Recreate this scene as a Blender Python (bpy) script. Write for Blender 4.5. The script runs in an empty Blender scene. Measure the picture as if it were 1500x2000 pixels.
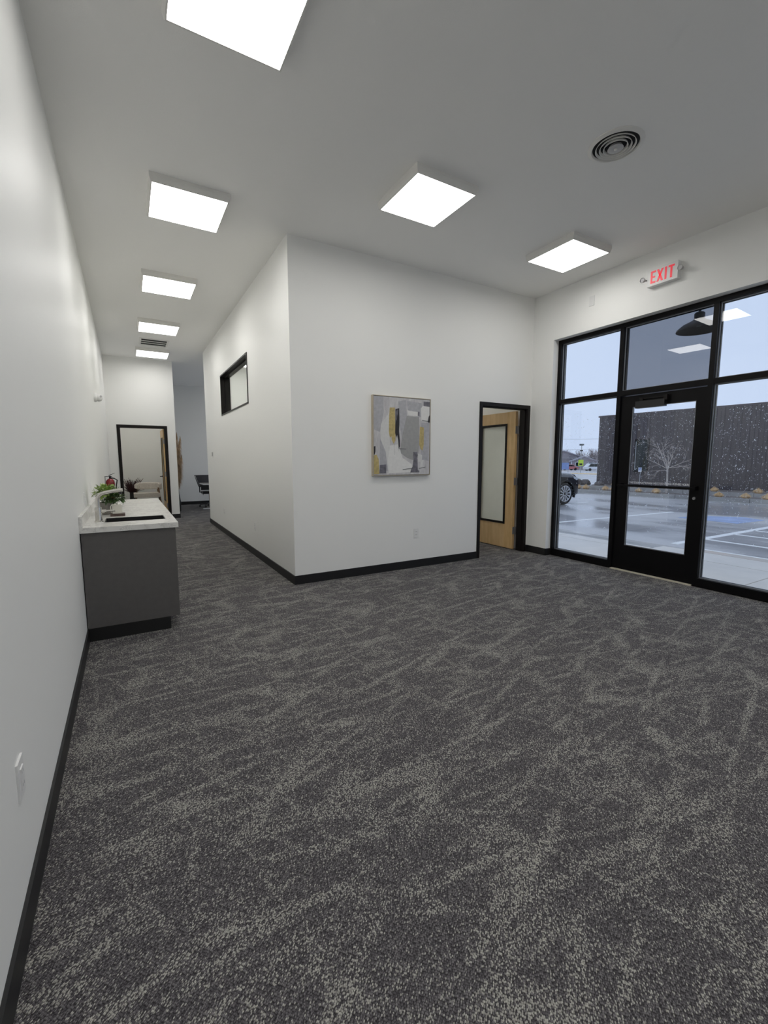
import bpy, bmesh, math, random
from mathutils import Vector, Matrix
random.seed(7)
SC = bpy.context.scene
COL = SC.collection
PI = math.pi

# ------------------------------------------------------------------ camera, world, exposure
cam_d = bpy.data.cameras.new('camera')
cam = bpy.data.objects.new('camera', cam_d)
COL.objects.link(cam)
cam_d.sensor_fit = 'VERTICAL'
cam_d.sensor_height = 36.0
cam_d.lens = 860.648 / 2000 * 36.0
cam_d.clip_start = 0.02
cam_d.clip_end = 600
# camera axes: right, up, backward as columns
right = Vector((0.865006, -0.501760, -0.001161))
up = Vector((0.059101, 0.099588, 0.993272))
back = right.cross(up)
cam.matrix_world = Matrix(((right.x, up.x, back.x, 0.0), (right.y, up.y, back.y, 0.0), (right.z, up.z, back.z, 1.38), (0, 0, 0, 1)))
SC.camera = cam

world = bpy.data.worlds.new('overcast_sky')
SC.world = world
world.use_nodes = True
wn = world.node_tree.nodes
wn['Background'].inputs[0].default_value = (0.635, 0.745, 0.98, 1)
wn['Background'].inputs[1].default_value = 0.98

SC.view_settings.view_transform = 'Standard'
SC.view_settings.look = 'None'
SC.view_settings.gamma = 1.0
SC.view_settings.use_curve_mapping = False
SC.view_settings.exposure = 0.0
LAMP = 10.4
SC.cycles.max_bounces = 14
SC.cycles.diffuse_bounces = 9
SC.cycles.transparent_max_bounces = 24

# ------------------------------------------------------------------ materials
MATS = {}
def mat(name, col, rough=0.5, metal=0.0, spec=0.5, emit=None, estr=0.0, bump=None, var=None, coat=0.0):
    """procedural Principled material; bump=(scale,strength,dist); var=(scale,amount)"""
    if name in MATS: return MATS[name]
    M = bpy.data.materials.new(name); M.use_nodes = True
    nt = M.node_tree; b = nt.nodes['Principled BSDF']
    b.inputs['Base Color'].default_value = (*col, 1)
    b.inputs['Roughness'].default_value = rough
    b.inputs['Metallic'].default_value = metal
    b.inputs['Specular IOR Level'].default_value = spec
    b.inputs['Coat Weight'].default_value = coat
    if emit:
        b.inputs['Emission Color'].default_value = (*emit, 1)
        b.inputs['Emission Strength'].default_value = estr
    if bump or var:
        tc = nt.nodes.new('ShaderNodeTexCoord')
    if bump:
        n = nt.nodes.new('ShaderNodeTexNoise'); n.inputs['Scale'].default_value = bump[0]; n.inputs['Detail'].default_value = 3
        nt.links.new(tc.outputs['Object'], n.inputs['Vector'])
        bp = nt.nodes.new('ShaderNodeBump'); bp.inputs['Strength'].default_value = bump[1]; bp.inputs['Distance'].default_value = bump[2]
        nt.links.new(n.outputs['Fac'], bp.inputs['Height']); nt.links.new(bp.outputs['Normal'], b.inputs['Normal'])
    if var:
        n = nt.nodes.new('ShaderNodeTexNoise'); n.inputs['Scale'].default_value = var[0]; n.inputs['Detail'].default_value = 4
        nt.links.new(tc.outputs['Object'], n.inputs['Vector'])
        r = nt.nodes.new('ShaderNodeValToRGB')
        a = var[1]
        r.color_ramp.elements[0].position = 0.3; r.color_ramp.elements[1].position = 0.7
        r.color_ramp.elements[0].color = (*[max(0, c * (1 - a)) for c in col], 1)
        r.color_ramp.elements[1].color = (*[min(1, c * (1 + a)) for c in col], 1)
        nt.links.new(n.outputs['Fac'], r.inputs['Fac']); nt.links.new(r.outputs['Color'], b.inputs['Base Color'])
    MATS[name] = M
    return M

class NT:
    """small helper to write node graphs"""
    def __init__(s, name):
        s.M = bpy.data.materials.new(name); s.M.use_nodes = True
        s.nt = s.M.node_tree; s.b = s.nt.nodes['Principled BSDF']; s.out = s.nt.nodes['Material Output']
        MATS[name] = s.M
        s.tc = s.nt.nodes.new('ShaderNodeTexCoord')
    def n(s, typ, ins=None, **kw):
        nd = s.nt.nodes.new(typ)
        for k, v in kw.items(): setattr(nd, k, v)
        for k, v in (ins or {}).items():
            if isinstance(v, bpy.types.NodeSocket): s.nt.links.new(v, nd.inputs[k])
            else: nd.inputs[k].default_value = v
        return nd
    def math(s, op, a, b=0.0, c=0.0, clamp=False):
        return s.n('ShaderNodeMath', {0: a, 1: b, 2: c}, operation=op, use_clamp=clamp).outputs[0]
    def map(s, v, scale=(1, 1, 1), rot=(0, 0, 0), loc=(0, 0, 0)):
        return s.n('ShaderNodeMapping', {'Vector': v, 'Scale': scale, 'Rotation': rot, 'Location': loc}).outputs[0]
    def noise(s, v, scale, detail=2, rough=0.5):
        return s.n('ShaderNodeTexNoise', {'Vector': v, 'Scale': scale, 'Detail': detail, 'Roughness': rough})
    def ramp(s, f, stops):
        r = s.n('ShaderNodeValToRGB', {'Fac': f})
        e = r.color_ramp.elements
        while len(e) < len(stops): e.new(0.5)
        for i, (p, c) in enumerate(stops):
            e[i].position = p; e[i].color = (*c, 1) if len(c) == 3 else c
        return r.outputs[0]
    def mix(s, f, a, b):
        return s.n('ShaderNodeMix', {0: f, 6: a, 7: b}, data_type='RGBA').outputs[2]
    def step(s, v, a, b):
        return s.n('ShaderNodeMapRange', {'Value': v, 'From Min': a, 'From Max': b, 'To Min': 0.0, 'To Max': 1.0}, interpolation_type='SMOOTHSTEP').outputs[0]
    def link(s, a, b): s.nt.links.new(a, b)
    def bump(s, h, strength, dist):
        s.link(s.n('ShaderNodeBump', {'Height': h, 'Strength': strength, 'Distance': dist}).outputs[0], s.b.inputs['Normal'])

def glass(name, tint, extra=1.0, f0=0.035):
    g = NT(name)
    lw = g.n('ShaderNodeLayerWeight', {'Blend': 0.5})
    p5 = g.math('POWER', lw.outputs['Facing'], 5.0)
    fr = g.math('MULTIPLY_ADD', p5, 1 - f0, f0)
    fr = g.math('MULTIPLY', fr, extra)
    t = g.n('ShaderNodeBsdfTransparent', {'Color': (*tint, 1)})
    gl = g.n('ShaderNodeBsdfGlossy', {'Color': (1, 1, 1, 1), 'Roughness': 0.0})
    mx = g.n('ShaderNodeMixShader', {0: fr, 1: t.outputs[0], 2: gl.outputs[0]})
    g.link(mx.outputs[0], g.out.inputs['Surface'])
    return g.M

def carpet_mat():
    g = NT('carpet_loop')
    P = g.tc.outputs['Object']
    wob = g.noise(P, 5.0, 3).outputs['Color']
    wv = g.n('ShaderNodeVectorMath', {0: wob, 1: (0.5, 0.5, 0.5)}, operation='SUBTRACT').outputs[0]
    wv = g.n('ShaderNodeVectorMath', {0: wv, 'Scale': 0.045}, operation='SCALE').outputs[0]
    Q = g.n('ShaderNodeVectorMath', {0: P, 1: wv}, operation='ADD').outputs[0]
    big = g.noise(P, 1.7, 3).outputs['Fac']
    tot = None
    for deg, asp, w0, seed, amp, vs in ((88, 0.18, 0.066, 3.0, 0.95, 5.4), (76, 0.20, 0.058, 9.0, 1.0, 4.4), (100, 0.24, 0.050, 15.0, 0.7, 5.4),
                                        (168, 0.28, 0.044, 21.0, 0.7, 4.6), (132, 0.30, 0.040, 33.0, 0.6, 5.0)):
        v = g.map(Q, (1, 1, 1), (0, 0, math.radians(deg)), (seed, seed * 0.7, 0))
        v = g.map(v, (1, asp, 1))
        vo = g.n('ShaderNodeTexVoronoi', {'Vector': v, 'Scale': vs}, feature='DISTANCE_TO_EDGE', voronoi_dimensions='2D')
        wn_ = g.noise(g.map(P, (1, 1, 1), (0, 0, 0), (seed * 2, 1, 0)), 3.4, 2).outputs['Fac']
        pres = g.step(wn_, 0.36, 0.64)
        wid = g.math('MULTIPLY_ADD', pres, w0, w0 * 0.35)
        q = g.math('DIVIDE', vo.outputs['Distance'], wid)
        l = g.math('SUBTRACT', 1.0, g.step(q, 0.3, 1.6))
        l = g.math('MULTIPLY', l, g.math('MULTIPLY_ADD', pres, amp * 0.85, amp * 0.15))
        tot = l if tot is None else g.math('MAXIMUM', tot, l)
    patch = g.step(big, 0.48, 0.75)
    tot = g.math('ADD', tot, g.math('MULTIPLY', patch, 0.06))
    # loops
    L = g.map(g.map(P, (1, 1, 1), (0, 0, 0.855)), (1.0, 0.60, 1))
    lo = g.n('ShaderNodeTexVoronoi', {'Vector': L, 'Scale': 270.0, 'Randomness': 0.75}, voronoi_dimensions='2D')
    rnd = g.n('ShaderNodeSeparateColor', {0: lo.outputs['Color']})
    prob = g.math('MULTIPLY_ADD', tot, 0.50, 0.085)
    fl = g.math('LESS_THAN', rnd.outputs[0], prob)
    basec = g.ramp(rnd.outputs[1], [(0.0, (0.066, 0.061, 0.067)), (0.5, (0.122, 0.115, 0.122)), (1.0, (0.22, 0.21, 0.215))])
    flc = g.ramp(rnd.outputs[2], [(0.0, (0.28, 0.27, 0.25)), (1.0, (0.52, 0.51, 0.465))])
    c = g.mix(fl, basec, flc)
    pit = g.step(lo.outputs['Distance'], 0.34, 0.66)
    c2 = g.mix(g.math('MULTIPLY', pit, 0.8), c, (0.016, 0.015, 0.016, 1))
    g.link(c2, g.b.inputs['Base Color'])
    g.b.inputs['Roughness'].default_value = 0.95
    g.b.inputs['Specular IOR Level'].default_value = 0.12
    hgt = g.math('SUBTRACT', 1.0, lo.outputs['Distance'])
    g.bump(hgt, 0.65, 0.004)
    return g.M

def wood_mat(name, light, dark, seed=0.0):
    g = NT(name)
    P = g.tc.outputs['Object']
    v = g.map(P, (9, 9, 1.1), (0, 0, 0), (seed, seed, seed))
    n1 = g.noise(v, 2.4, 5, 0.6).outputs['Fac']
    n2 = g.noise(g.map(P, (60, 60, 4)), 3.0, 3).outputs['Fac']
    n3 = g.noise(g.map(P, (3, 3, 2)), 2.0, 2).outputs['Fac']
    f = g.math('ADD', g.math('MULTIPLY', n1, 0.6), g.math('ADD', g.math('MULTIPLY', n2, 0.2), g.math('MULTIPLY', n3, 0.25)))
    c = g.ramp(f, [(0.35, dark), (0.7, light)])
    g.link(c, g.b.inputs['Base Color']); g.b.inputs['Roughness'].default_value = 0.42
    return g.M

def quartz_mat():
    g = NT('quartz_top')
    P = g.tc.outputs['Object']
    w = g.noise(P, 3.0, 6, 0.62)
    Q = g.n('ShaderNodeVectorMath', {0: P, 1: w.outputs['Color']}, operation='ADD').outputs[0]
    v = g.noise(g.map(Q, (1, 1, 1)), 4.0, 5, 0.6).outputs['Fac']
    d = g.math('ABSOLUTE', g.math('SUBTRACT', v, 0.5))
    vein = g.math('SUBTRACT', 1.0, g.step(d, 0.0, 0.03))
    c = g.mix(g.math('MULTIPLY', vein, 0.45), (0.74, 0.73, 0.70, 1), (0.34, 0.33, 0.32, 1))
    cl = g.noise(P, 14.0, 3).outputs['Fac']
    c = g.mix(g.math('MULTIPLY', g.step(cl, 0.5, 0.7), 0.3), c, (0.50, 0.49, 0.47, 1))
    g.link(c, g.b.inputs['Base Color']); g.b.inputs['Roughness'].default_value = 0.22
    return g.M

def asphalt_mat():
    g = NT('wet_asphalt')
    P = g.tc.outputs['Object']
    n = g.noise(g.map(P, (1, 0.45, 1)), 0.55, 4).outputs['Fac']
    fine = g.noise(P, 90.0, 2).outputs['Fac']
    wet = g.step(n, 0.40, 0.62)
    c = g.mix(wet, (0.56, 0.545, 0.535, 1), (0.40, 0.395, 0.40, 1))
    c = g.mix(g.math('MULTIPLY', g.step(fine, 0.45, 0.75), 0.35), c, (0.66, 0.65, 0.63, 1))
    g.link(c, g.b.inputs['Base Color'])
    g.link(g.math('MULTIPLY_ADD', wet, -0.30, 0.46), g.b.inputs['Roughness'])
    g.b.inputs['Specular IOR Level'].default_value = 0.8
    g.bump(fine, 0.25, 0.004)
    return g.M

def concrete_mat(name, c1, c2, rough=0.6):
    g = NT(name)
    P = g.tc.outputs['Object']
    n = g.noise(P, 1.6, 5, 0.6).outputs['Fac']
    f = g.noise(P, 60, 2).outputs['Fac']
    c = g.mix(g.step(n, 0.35, 0.7), (*c1, 1), (*c2, 1))
    g.link(c, g.b.inputs['Base Color'])
    g.b.inputs['Roughness'].default_value = rough
    g.bump(f, 0.15, 0.003)
    return g.M

M_CARPET = carpet_mat()
M_WALL = mat('satin_white_paint', (0.88, 0.88, 0.86), 0.46, bump=(160, 0.05, 0.002), spec=0.2)
M_CEIL = mat('flat_ceiling_paint', (0.90, 0.895, 0.875), 0.9, spec=0.2, bump=(140, 0.15, 0.003))
M_BASE = mat('black_rubber_base', (0.012, 0.012, 0.013), 0.42, spec=0.4, bump=(40, 0.05, 0.002))
M_BRONZE = mat('dark_bronze_metal', (0.0055, 0.0052, 0.0058), 0.34, spec=0.14, bump=(120, 0.04, 0.001))
M_STEELFR = mat('dark_steel_frame_paint', (0.012, 0.010, 0.0095), 0.42, spec=0.2, bump=(120, 0.04, 0.001))
M_BEAD = mat('glazing_gasket', (0.20, 0.21, 0.23), 0.3, spec=0.6, bump=(90, 0.04, 0.001))
M_WOOD = wood_mat('birch_veneer', (0.78, 0.55, 0.28), (0.56, 0.355, 0.155))
M_WOOD2 = wood_mat('birch_veneer_rail', (0.74, 0.53, 0.29), (0.58, 0.38, 0.18), 4.0)
M_WALNUT = wood_mat('walnut_wood', (0.20, 0.115, 0.06), (0.09, 0.05, 0.027), 2.0)
M_SATIN = mat('satin_steel', (0.42, 0.42, 0.43), 0.38, 1.0, bump=(200, 0.04, 0.001))
M_HINGE = mat('satin_hinge_metal', (0.33, 0.33, 0.34), 0.45, 0.7, bump=(200, 0.04, 0.001))
M_NICKEL = mat('brushed_nickel', (0.66, 0.64, 0.60), 0.26, 1.0, bump=(300, 0.03, 0.001))
M_WPLAST = mat('white_plastic', (0.80, 0.80, 0.79), 0.4, bump=(100, 0.02, 0.001))
M_WPLAST2 = mat('pale_grey_plastic', (0.5, 0.5, 0.5), 0.4, bump=(100, 0.02, 0.001))
M_WMETAL = mat('white_enamel', (0.78, 0.77, 0.74), 0.5, bump=(100, 0.02, 0.001))
M_BLACK = mat('black_plastic', (0.010, 0.010, 0.011), 0.4, bump=(80, 0.05, 0.001))
M_VOID = mat('dark_duct', (0.012, 0.012, 0.013), 0.8, bump=(30, 0.05, 0.001))
M_CAB = mat('charcoal_laminate', (0.105, 0.099, 0.096), 0.5, var=(25, 0.06), bump=(200, 0.03, 0.001))
M_KICK = mat('black_kick', (0.006, 0.006, 0.006), 0.55, bump=(60, 0.04, 0.001))
M_QUARTZ = quartz_mat()
M_SINK = mat('black_granite_sink', (0.010, 0.010, 0.011), 0.45, bump=(200, 0.1, 0.001))
M_LENS = mat('lamp_diffuser', (0.9, 0.9, 0.9), 0.4, emit=(1.0, 0.985, 0.95), estr=LAMP, var=(3, 0.01))
M_RED = mat('exit_red_letters', (0.75, 0.03, 0.05), 0.4, emit=(1.0, 0.05, 0.08), estr=0.32, var=(30, 0.03))
M_GLASS = glass('clear_glass', (0.97, 0.985, 0.985))
M_GLASS2 = glass('interior_glass', (0.95, 0.97, 0.955))
M_TINT = glass('tinted_glass', (0.535, 0.545, 0.56), 1.0)
M_BRIGHTLITE = mat('brightened_lite_glass', (0.86, 0.89, 0.82), 0.18, spec=0.5, var=(3, 0.03))  # opaque pale pane, brightness of the lit room put into its colour
M_DECAL = mat('white_vinyl', (0.85, 0.85, 0.85), 0.5, var=(20, 0.02))
M_ASPH = asphalt_mat()
M_CONC = concrete_mat('sidewalk_concrete', (0.80, 0.75, 0.68), (0.71, 0.67, 0.61), 0.4)
M_KERB = concrete_mat('kerb_concrete', (0.42, 0.41, 0.39), (0.32, 0.31, 0.30), 0.5)
M_RUST = concrete_mat('stained_concrete', (0.62, 0.52, 0.44), (0.52, 0.49, 0.45), 0.5)
M_LINE = mat('white_road_paint', (0.92, 0.92, 0.90), 0.5, var=(12, 0.06), bump=(60, 0.1, 0.002))
M_BLUEP = mat('worn_blue_road_paint', (0.40, 0.50, 0.74), 0.4, var=(2.5, 0.15), bump=(60, 0.1, 0.002))
M_MULCH = mat('planter_gravel', (0.20, 0.175, 0.16), 0.9, var=(18, 0.5), bump=(30, 0.6, 0.03))
M_STRAW = mat('dry_straw_grass', (0.88, 0.64, 0.36), 0.8, var=(6, 0.2))
M_ROCK = mat('brown_rock', (0.10, 0.085, 0.08), 0.75, var=(5, 0.4), bump=(9, 0.5, 0.03))
M_SIDING = mat('dark_metal_siding', (0.088, 0.076, 0.082), 0.55, spec=0.35, var=(2.2, 0.12), bump=(50, 0.05, 0.002))
M_BARK = mat('grey_bark', (0.50, 0.45, 0.41), 0.85, var=(14, 0.25), bump=(30, 0.4, 0.01))
g_ = NT('snowflake')
g_.link(g_.n('ShaderNodeMixShader', {0: 0.5, 1: g_.n('ShaderNodeBsdfDiffuse', {'Color': (.97, .98, 1, 1)}).outputs[0], 2: g_.n('ShaderNodeBsdfTranslucent', {'Color': (.97, .98, 1, 1)}).outputs[0]}).outputs[0], g_.out.inputs['Surface'])
M_SNOW = g_.M
M_DGLASS = mat('dark_window_glass', (0.02, 0.03, 0.032), 0.12, spec=0.25, var=(2, 0.1))
M_CARP = mat('black_car_paint', (0.020, 0.020, 0.024), 0.16, spec=0.7, coat=0.6, var=(3, 0.02))
M_CLAD = mat('black_cladding', (0.012, 0.012, 0.012), 0.6, bump=(80, 0.1, 0.002))
M_TYRE = mat('tyre_rubber', (0.014, 0.014, 0.015), 0.75, bump=(60, 0.2, 0.003))
M_ALLOY = mat('machined_alloy', (0.75, 0.76, 0.78), 0.28, 0.75, bump=(200, 0.02, 0.001))
M_LAMPGL = mat('headlamp_lens', (0.6, 0.63, 0.66), 0.08, spec=0.9, var=(30, 0.1))
M_GREEN = mat('fresh_leaf', (0.27, 0.38, 0.09), 0.5, var=(14, 0.35))
M_GREEN2 = mat('deep_leaf', (0.055, 0.11, 0.030), 0.5, var=(14, 0.35))
M_POT = mat('grey_cement_pot', (0.24, 0.225, 0.205), 0.8, var=(20, 0.15), bump=(60, 0.2, 0.003))
M_CERAM = mat('cream_ceramic', (0.72, 0.70, 0.62), 0.3, var=(8, 0.03))
M_BROWN = mat('brown_stained_wood', (0.085, 0.055, 0.045), 0.5, var=(30, 0.2))
M_EXTG = mat('red_enamel', (0.24, 0.006, 0.012), 0.25, coat=0.4, var=(5, 0.04))
M_LABEL = mat('pale_label', (0.62, 0.58, 0.62), 0.5, var=(40, 0.2))
M_CREAM = mat('cream_boucle', (0.62, 0.58, 0.53), 0.95, var=(30, 0.08), bump=(250, 0.5, 0.004))
M_PLUM = mat('plum_dried_stems', (0.060, 0.022, 0.026), 0.8, var=(8, 0.4))
M_VASE = mat('black_vase', (0.012, 0.010, 0.010), 0.4, var=(10, 0.2))
M_PAMPAS = mat('pampas_plume', (0.50, 0.36, 0.22), 0.9, var=(9, 0.35))
M_MESHB = mat('chair_mesh', (0.035, 0.035, 0.04), 0.8, bump=(300, 0.4, 0.003))
M_DESK = mat('white_desk_laminate', (0.75, 0.75, 0.76), 0.4, var=(9, 0.02))
M_PALEFR = mat('champagne_frame', (0.50, 0.44, 0.34), 0.38, 0.3, var=(30, 0.06))
M_HOUSE = mat('grey_house_siding', (0.33, 0.30, 0.32), 0.8, var=(0.6, 0.1))
M_HROOF = mat('grey_shingle_roof', (0.40, 0.38, 0.42), 0.9, var=(2, 0.15))
M_HTRIM = mat('white_house_trim', (0.75, 0.76, 0.80), 0.7, var=(2, 0.03))
M_TWIG = mat('bare_twigs', (0.30, 0.25, 0.25), 0.9, var=(1, 0.2))
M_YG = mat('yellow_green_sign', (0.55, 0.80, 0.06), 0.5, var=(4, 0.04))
M_POST = mat('galvanised_post', (0.40, 0.42, 0.44), 0.5, 0.4, var=(6, 0.1))
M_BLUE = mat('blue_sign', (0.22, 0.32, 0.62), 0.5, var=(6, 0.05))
M_CARRED = mat('hazed_red_car_paint', (0.55, 0.20, 0.20), 0.3, var=(3, 0.04))  # paled red, the snow haze over distance is put into the colour
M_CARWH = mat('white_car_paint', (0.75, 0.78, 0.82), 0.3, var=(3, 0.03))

# ------------------------------------------------------------------ geometry helpers
def bm_(): return bmesh.new()

def wloc(o):
    v = Vector((0, 0, 0))
    while o is not None:
        v += o.location; o = o.parent
    return v

def obj(name, bm, mats, parent=None, smooth=False, label=None, cat=None, group=None, kind=None, bevel=0.0, local=False, seg=1):
    """link a bmesh (in world coordinates, or local to parent) as one mesh object"""
    if bevel > 0:
        bmesh.ops.bevel(bm, geom=[e for e in bm.edges if len(e.link_faces) == 2 and e.calc_face_angle(0) > 0.5], offset=bevel, segments=seg, affect='EDGES', profile=0.5)
    bmesh.ops.recalc_face_normals(bm, faces=bm.faces)
    if parent is not None and not local:
        bmesh.ops.translate(bm, verts=bm.verts, vec=-wloc(parent))
    me = bpy.data.meshes.new(name)
    bm.to_mesh(me); bm.free()
    for mm in (mats if isinstance(mats, (list, tuple)) else [mats]): me.materials.append(mm)
    if smooth:
        for p in me.polygons: p.use_smooth = True
        try: me.set_sharp_from_angle(angle=math.radians(40))
        except Exception: pass
    o = bpy.data.objects.new(name, me); COL.objects.link(o)
    if parent is not None: o.parent = parent
    tag(o, label, cat, group, kind)
    return o

def tag(o, label=None, cat=None, group=None, kind=None):
    if label: o['label'] = label
    if cat: o['category'] = cat
    if group: o['group'] = group
    if kind: o['kind'] = kind

def empty(name, loc, label=None, cat=None, group=None, kind=None, parent=None):
    o = bpy.data.objects.new(name, None); COL.objects.link(o)
    o.location = loc; o.empty_display_size = 0.1
    if parent is not None: o.parent = parent
    tag(o, label, cat, group, kind)
    return o

def copy_tree(o, parent=None):
    c = o.copy(); COL.objects.link(c)
    if parent is not None: c.parent = parent
    for ch in list(o.children): copy_tree(ch, c)
    return c

def box(bm, x0, x1, y0, y1, z0, z1, mi=0):
    vs = [bm.verts.new(p) for p in ((x0, y0, z0), (x1, y0, z0), (x1, y1, z0), (x0, y1, z0), (x0, y0, z1), (x1, y0, z1), (x1, y1, z1), (x0, y1, z1))]
    for f in ((3, 2, 1, 0), (4, 5, 6, 7), (0, 1, 5, 4), (1, 2, 6, 5), (2, 3, 7, 6), (3, 0, 4, 7)):
        fc = bm.faces.new([vs[i] for i in f]); fc.material_index = mi
    return vs

def bx(x0, x1, y0, y1, z0, z1):
    bm = bm_(); box(bm, x0, x1, y0, y1, z0, z1); return bm

def frame_of(d):
    d = Vector(d).normalized()
    a = Vector((0, 0, 1)) if abs(d.z) < 0.9 else Vector((1, 0, 0))
    u = d.cross(a).normalized(); return u, d.cross(u).normalized()

def tube(bm, pts, r, n=8, caps=True, mi=0):
    pts = [Vector(p) for p in pts]
    rs = r if isinstance(r, (list, tuple)) else [r] * len(pts)
    rings = []
    u = None
    for i, p in enumerate(pts):
        d = (pts[min(i + 1, len(pts) - 1)] - pts[max(i - 1, 0)])
        if d.length < 1e-9: d = Vector((0, 0, 1))
        d.normalize()
        if u is None: u, v = frame_of(d)
        else:
            u = (u - d * u.dot(d))
            if u.length < 1e-6: u, v = frame_of(d)
            u.normalize(); v = d.cross(u)
        rings.append([bm.verts.new(p + (u * math.cos(2 * PI * k / n) + v * math.sin(2 * PI * k / n)) * rs[i]) for k in range(n)])
    for a, b in zip(rings, rings[1:]):
        for k in range(n):
            f = bm.faces.new((a[k], a[(k + 1) % n], b[(k + 1) % n], b[k])); f.material_index = mi
    if caps and n > 2:
        f = bm.faces.new(rings[0][::-1]); f.material_index = mi
        f = bm.faces.new(rings[-1]); f.material_index = mi

def lathe(bm, prof, n=24, c=(0, 0, 0), axis='Z', mi=0, caps=True):
    """prof: list of (radius, height)"""
    c = Vector(c); rings = []
    for r, h in prof:
        ring = []
        for k in range(n):
            a = 2 * PI * k / n
            p = {'Z': Vector((r * math.cos(a), r * math.sin(a), h)), 'X': Vector((h, r * math.cos(a), r * math.sin(a))), 'Y': Vector((r * math.cos(a), h, r * math.sin(a)))}[axis]
            ring.append(bm.verts.new(c + p))
        rings.append(ring)
    for a, b in zip(rings, rings[1:]):
        for k in range(n):
            f = bm.faces.new((a[k], a[(k + 1) % n], b[(k + 1) % n], b[k])); f.material_index = mi
    if caps:
        for ring, rv in ((rings[0], True), (rings[-1], False)):
            f = bm.faces.new(ring[::-1] if rv else ring); f.material_index = mi

def prism(bm, poly, d, axis='Y', base=0.0, mi=0):
    """poly 2D, extruded along axis from base to base+d"""
    def P(a, b, t):
        return {'Y': (a, t, b), 'X': (t, a, b), 'Z': (a, b, t)}[axis]
    A = [bm.verts.new(P(a, b, base)) for a, b in poly]; B = [bm.verts.new(P(a, b, base + d)) for a, b in poly]
    n = len(poly)
    for k in range(n):
        f = bm.faces.new((A[k], A[(k + 1) % n], B[(k + 1) % n], B[k])); f.material_index = mi
    f = bm.faces.new(A[::-1]); f.material_index = mi
    f = bm.faces.new(B); f.material_index = mi

# ------------------------------------------------------------------ constants of the room
CZ = 3.69                      # ceiling
XL = -0.335                    # left wall
XB, YB = 1.555, 4.66           # outer corner of the office block
XW = 5.218                     # window wall, inner face
XO = 5.45                      # its outer face
YH = 11.73                     # end wall of the hall
YF = 15.2                      # far wall
YR = -3.6                      # wall behind the camera
BH = 0.10                      # base height
XF = 5.32                      # storefront front plane

# ------------------------------------------------------------------ structure
def S(name, bm, m, label, cat, bevel=0.0, **kw):
    return obj(name, bm, m, label=label, cat=cat, kind='structure', bevel=bevel, **kw)

S('floor', bx(XL - 0.12, 5.40, YR - 0.1, YF + 0.1, -0.06, 0.0), M_CARPET, 'charcoal patterned loop-pile carpet with pale crossing strokes', 'floor')
S('ceiling', bx(XL - 0.12, XO, YR - 0.1, YF + 0.1, CZ, CZ + 0.12), M_CEIL, 'flat white painted ceiling over room and hall', 'ceiling')
S('wall_left', bx(XL - 0.12, XL, YR - 0.1, YF + 0.1, 0, CZ), M_WALL, 'long white satin wall running behind the sink counter', 'wall')
S('wall_rear', bx(XL, XO, YR - 0.12, YR, 0, CZ), M_WALL, 'white wall behind the viewer closing the room', 'wall')
# art wall of the office block with the door opening
bm = bm_()
box(bm, XB, 4.214, YB, YB + 0.13, 0, CZ); box(bm, 5.192, XW, YB, YB + 0.13, 0, CZ); box(bm, 4.214, 5.192, YB, YB + 0.13, 2.18, CZ)
S('wall_center', bm, M_WALL, 'white wall carrying the abstract painting, pierced by wooden door', 'wall')
# hall side of the office block, with the high window
WY0, WY1, WZ0, WZ1 = 6.53, 8.575, 2.195, 2.903
bm = bm_()
ye = 10.47
box(bm, XB, XB + 0.15, YB + 0.13, WY0, 0, CZ); box(bm, XB, XB + 0.15, WY1, ye, 0, CZ)
box(bm, XB, XB + 0.15, WY0, WY1, 0, WZ0); box(bm, XB, XB + 0.15, WY0, WY1, WZ1, CZ)
S('wall_hall', bm, M_WALL, 'white hall wall with the high black framed window', 'wall')
S('wall_block', bx(XB + 0.15, XW, ye - 0.13, ye, 0, CZ), M_WALL, 'white rear wall of the office block facing the far room', 'wall')
S('wall_partition', bx(2.70, 2.80, YB + 0.13, ye - 0.13, 0, CZ), M_WALL, 'white partition seen through the high hall window', 'wall')
# end wall of the hall
D3L, D3R, D3T = -0.155, 0.872, 2.197
bm = bm_()
box(bm, XL, D3L, YH, YH + 0.13, 0, CZ); box(bm, D3R, 1.05, YH, YH + 0.13, 0, CZ); box(bm, D3L, D3R, YH, YH + 0.13, D3T, CZ)
S('wall_back', bm, M_WALL, 'white end wall of the hall with the open dark framed door', 'wall')
S('wall_side', bx(0.93, 1.05, YH + 0.13, YF, 0, CZ), M_WALL, 'white side wall of the lounge beyond the hall door', 'wall')
S('wall_far', bx(XL, XO, YF, YF + 0.12, 0, CZ), M_WALL, 'far wall behind desk chair, in shade', 'wall')
# window wall with storefront opening
OY0, OY1, OZ1 = 1.45, 4.30, 3.035
FY0, FY1 = 10.9, 14.9
bm = bm_()
box(bm, XW, XO, YR, -2.6, 0, CZ); box(bm, XW, XO, -2.6, 0.9, OZ1, CZ); box(bm, XW, XO, 0.9, OY0, 0, CZ); box(bm, XW, XO, OY0, OY1, OZ1, CZ); box(bm, XW, XO, OY1, FY0, 0, CZ)
box(bm, XW, XO, FY0, FY1, 0, 0.1); box(bm, XW, XO, FY0, FY1, 3.0, CZ); box(bm, XW, XO, FY1, YF, 0, CZ)
S('wall_window', bm, M_WALL, 'white outer wall around black storefront glazing', 'wall')

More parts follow.
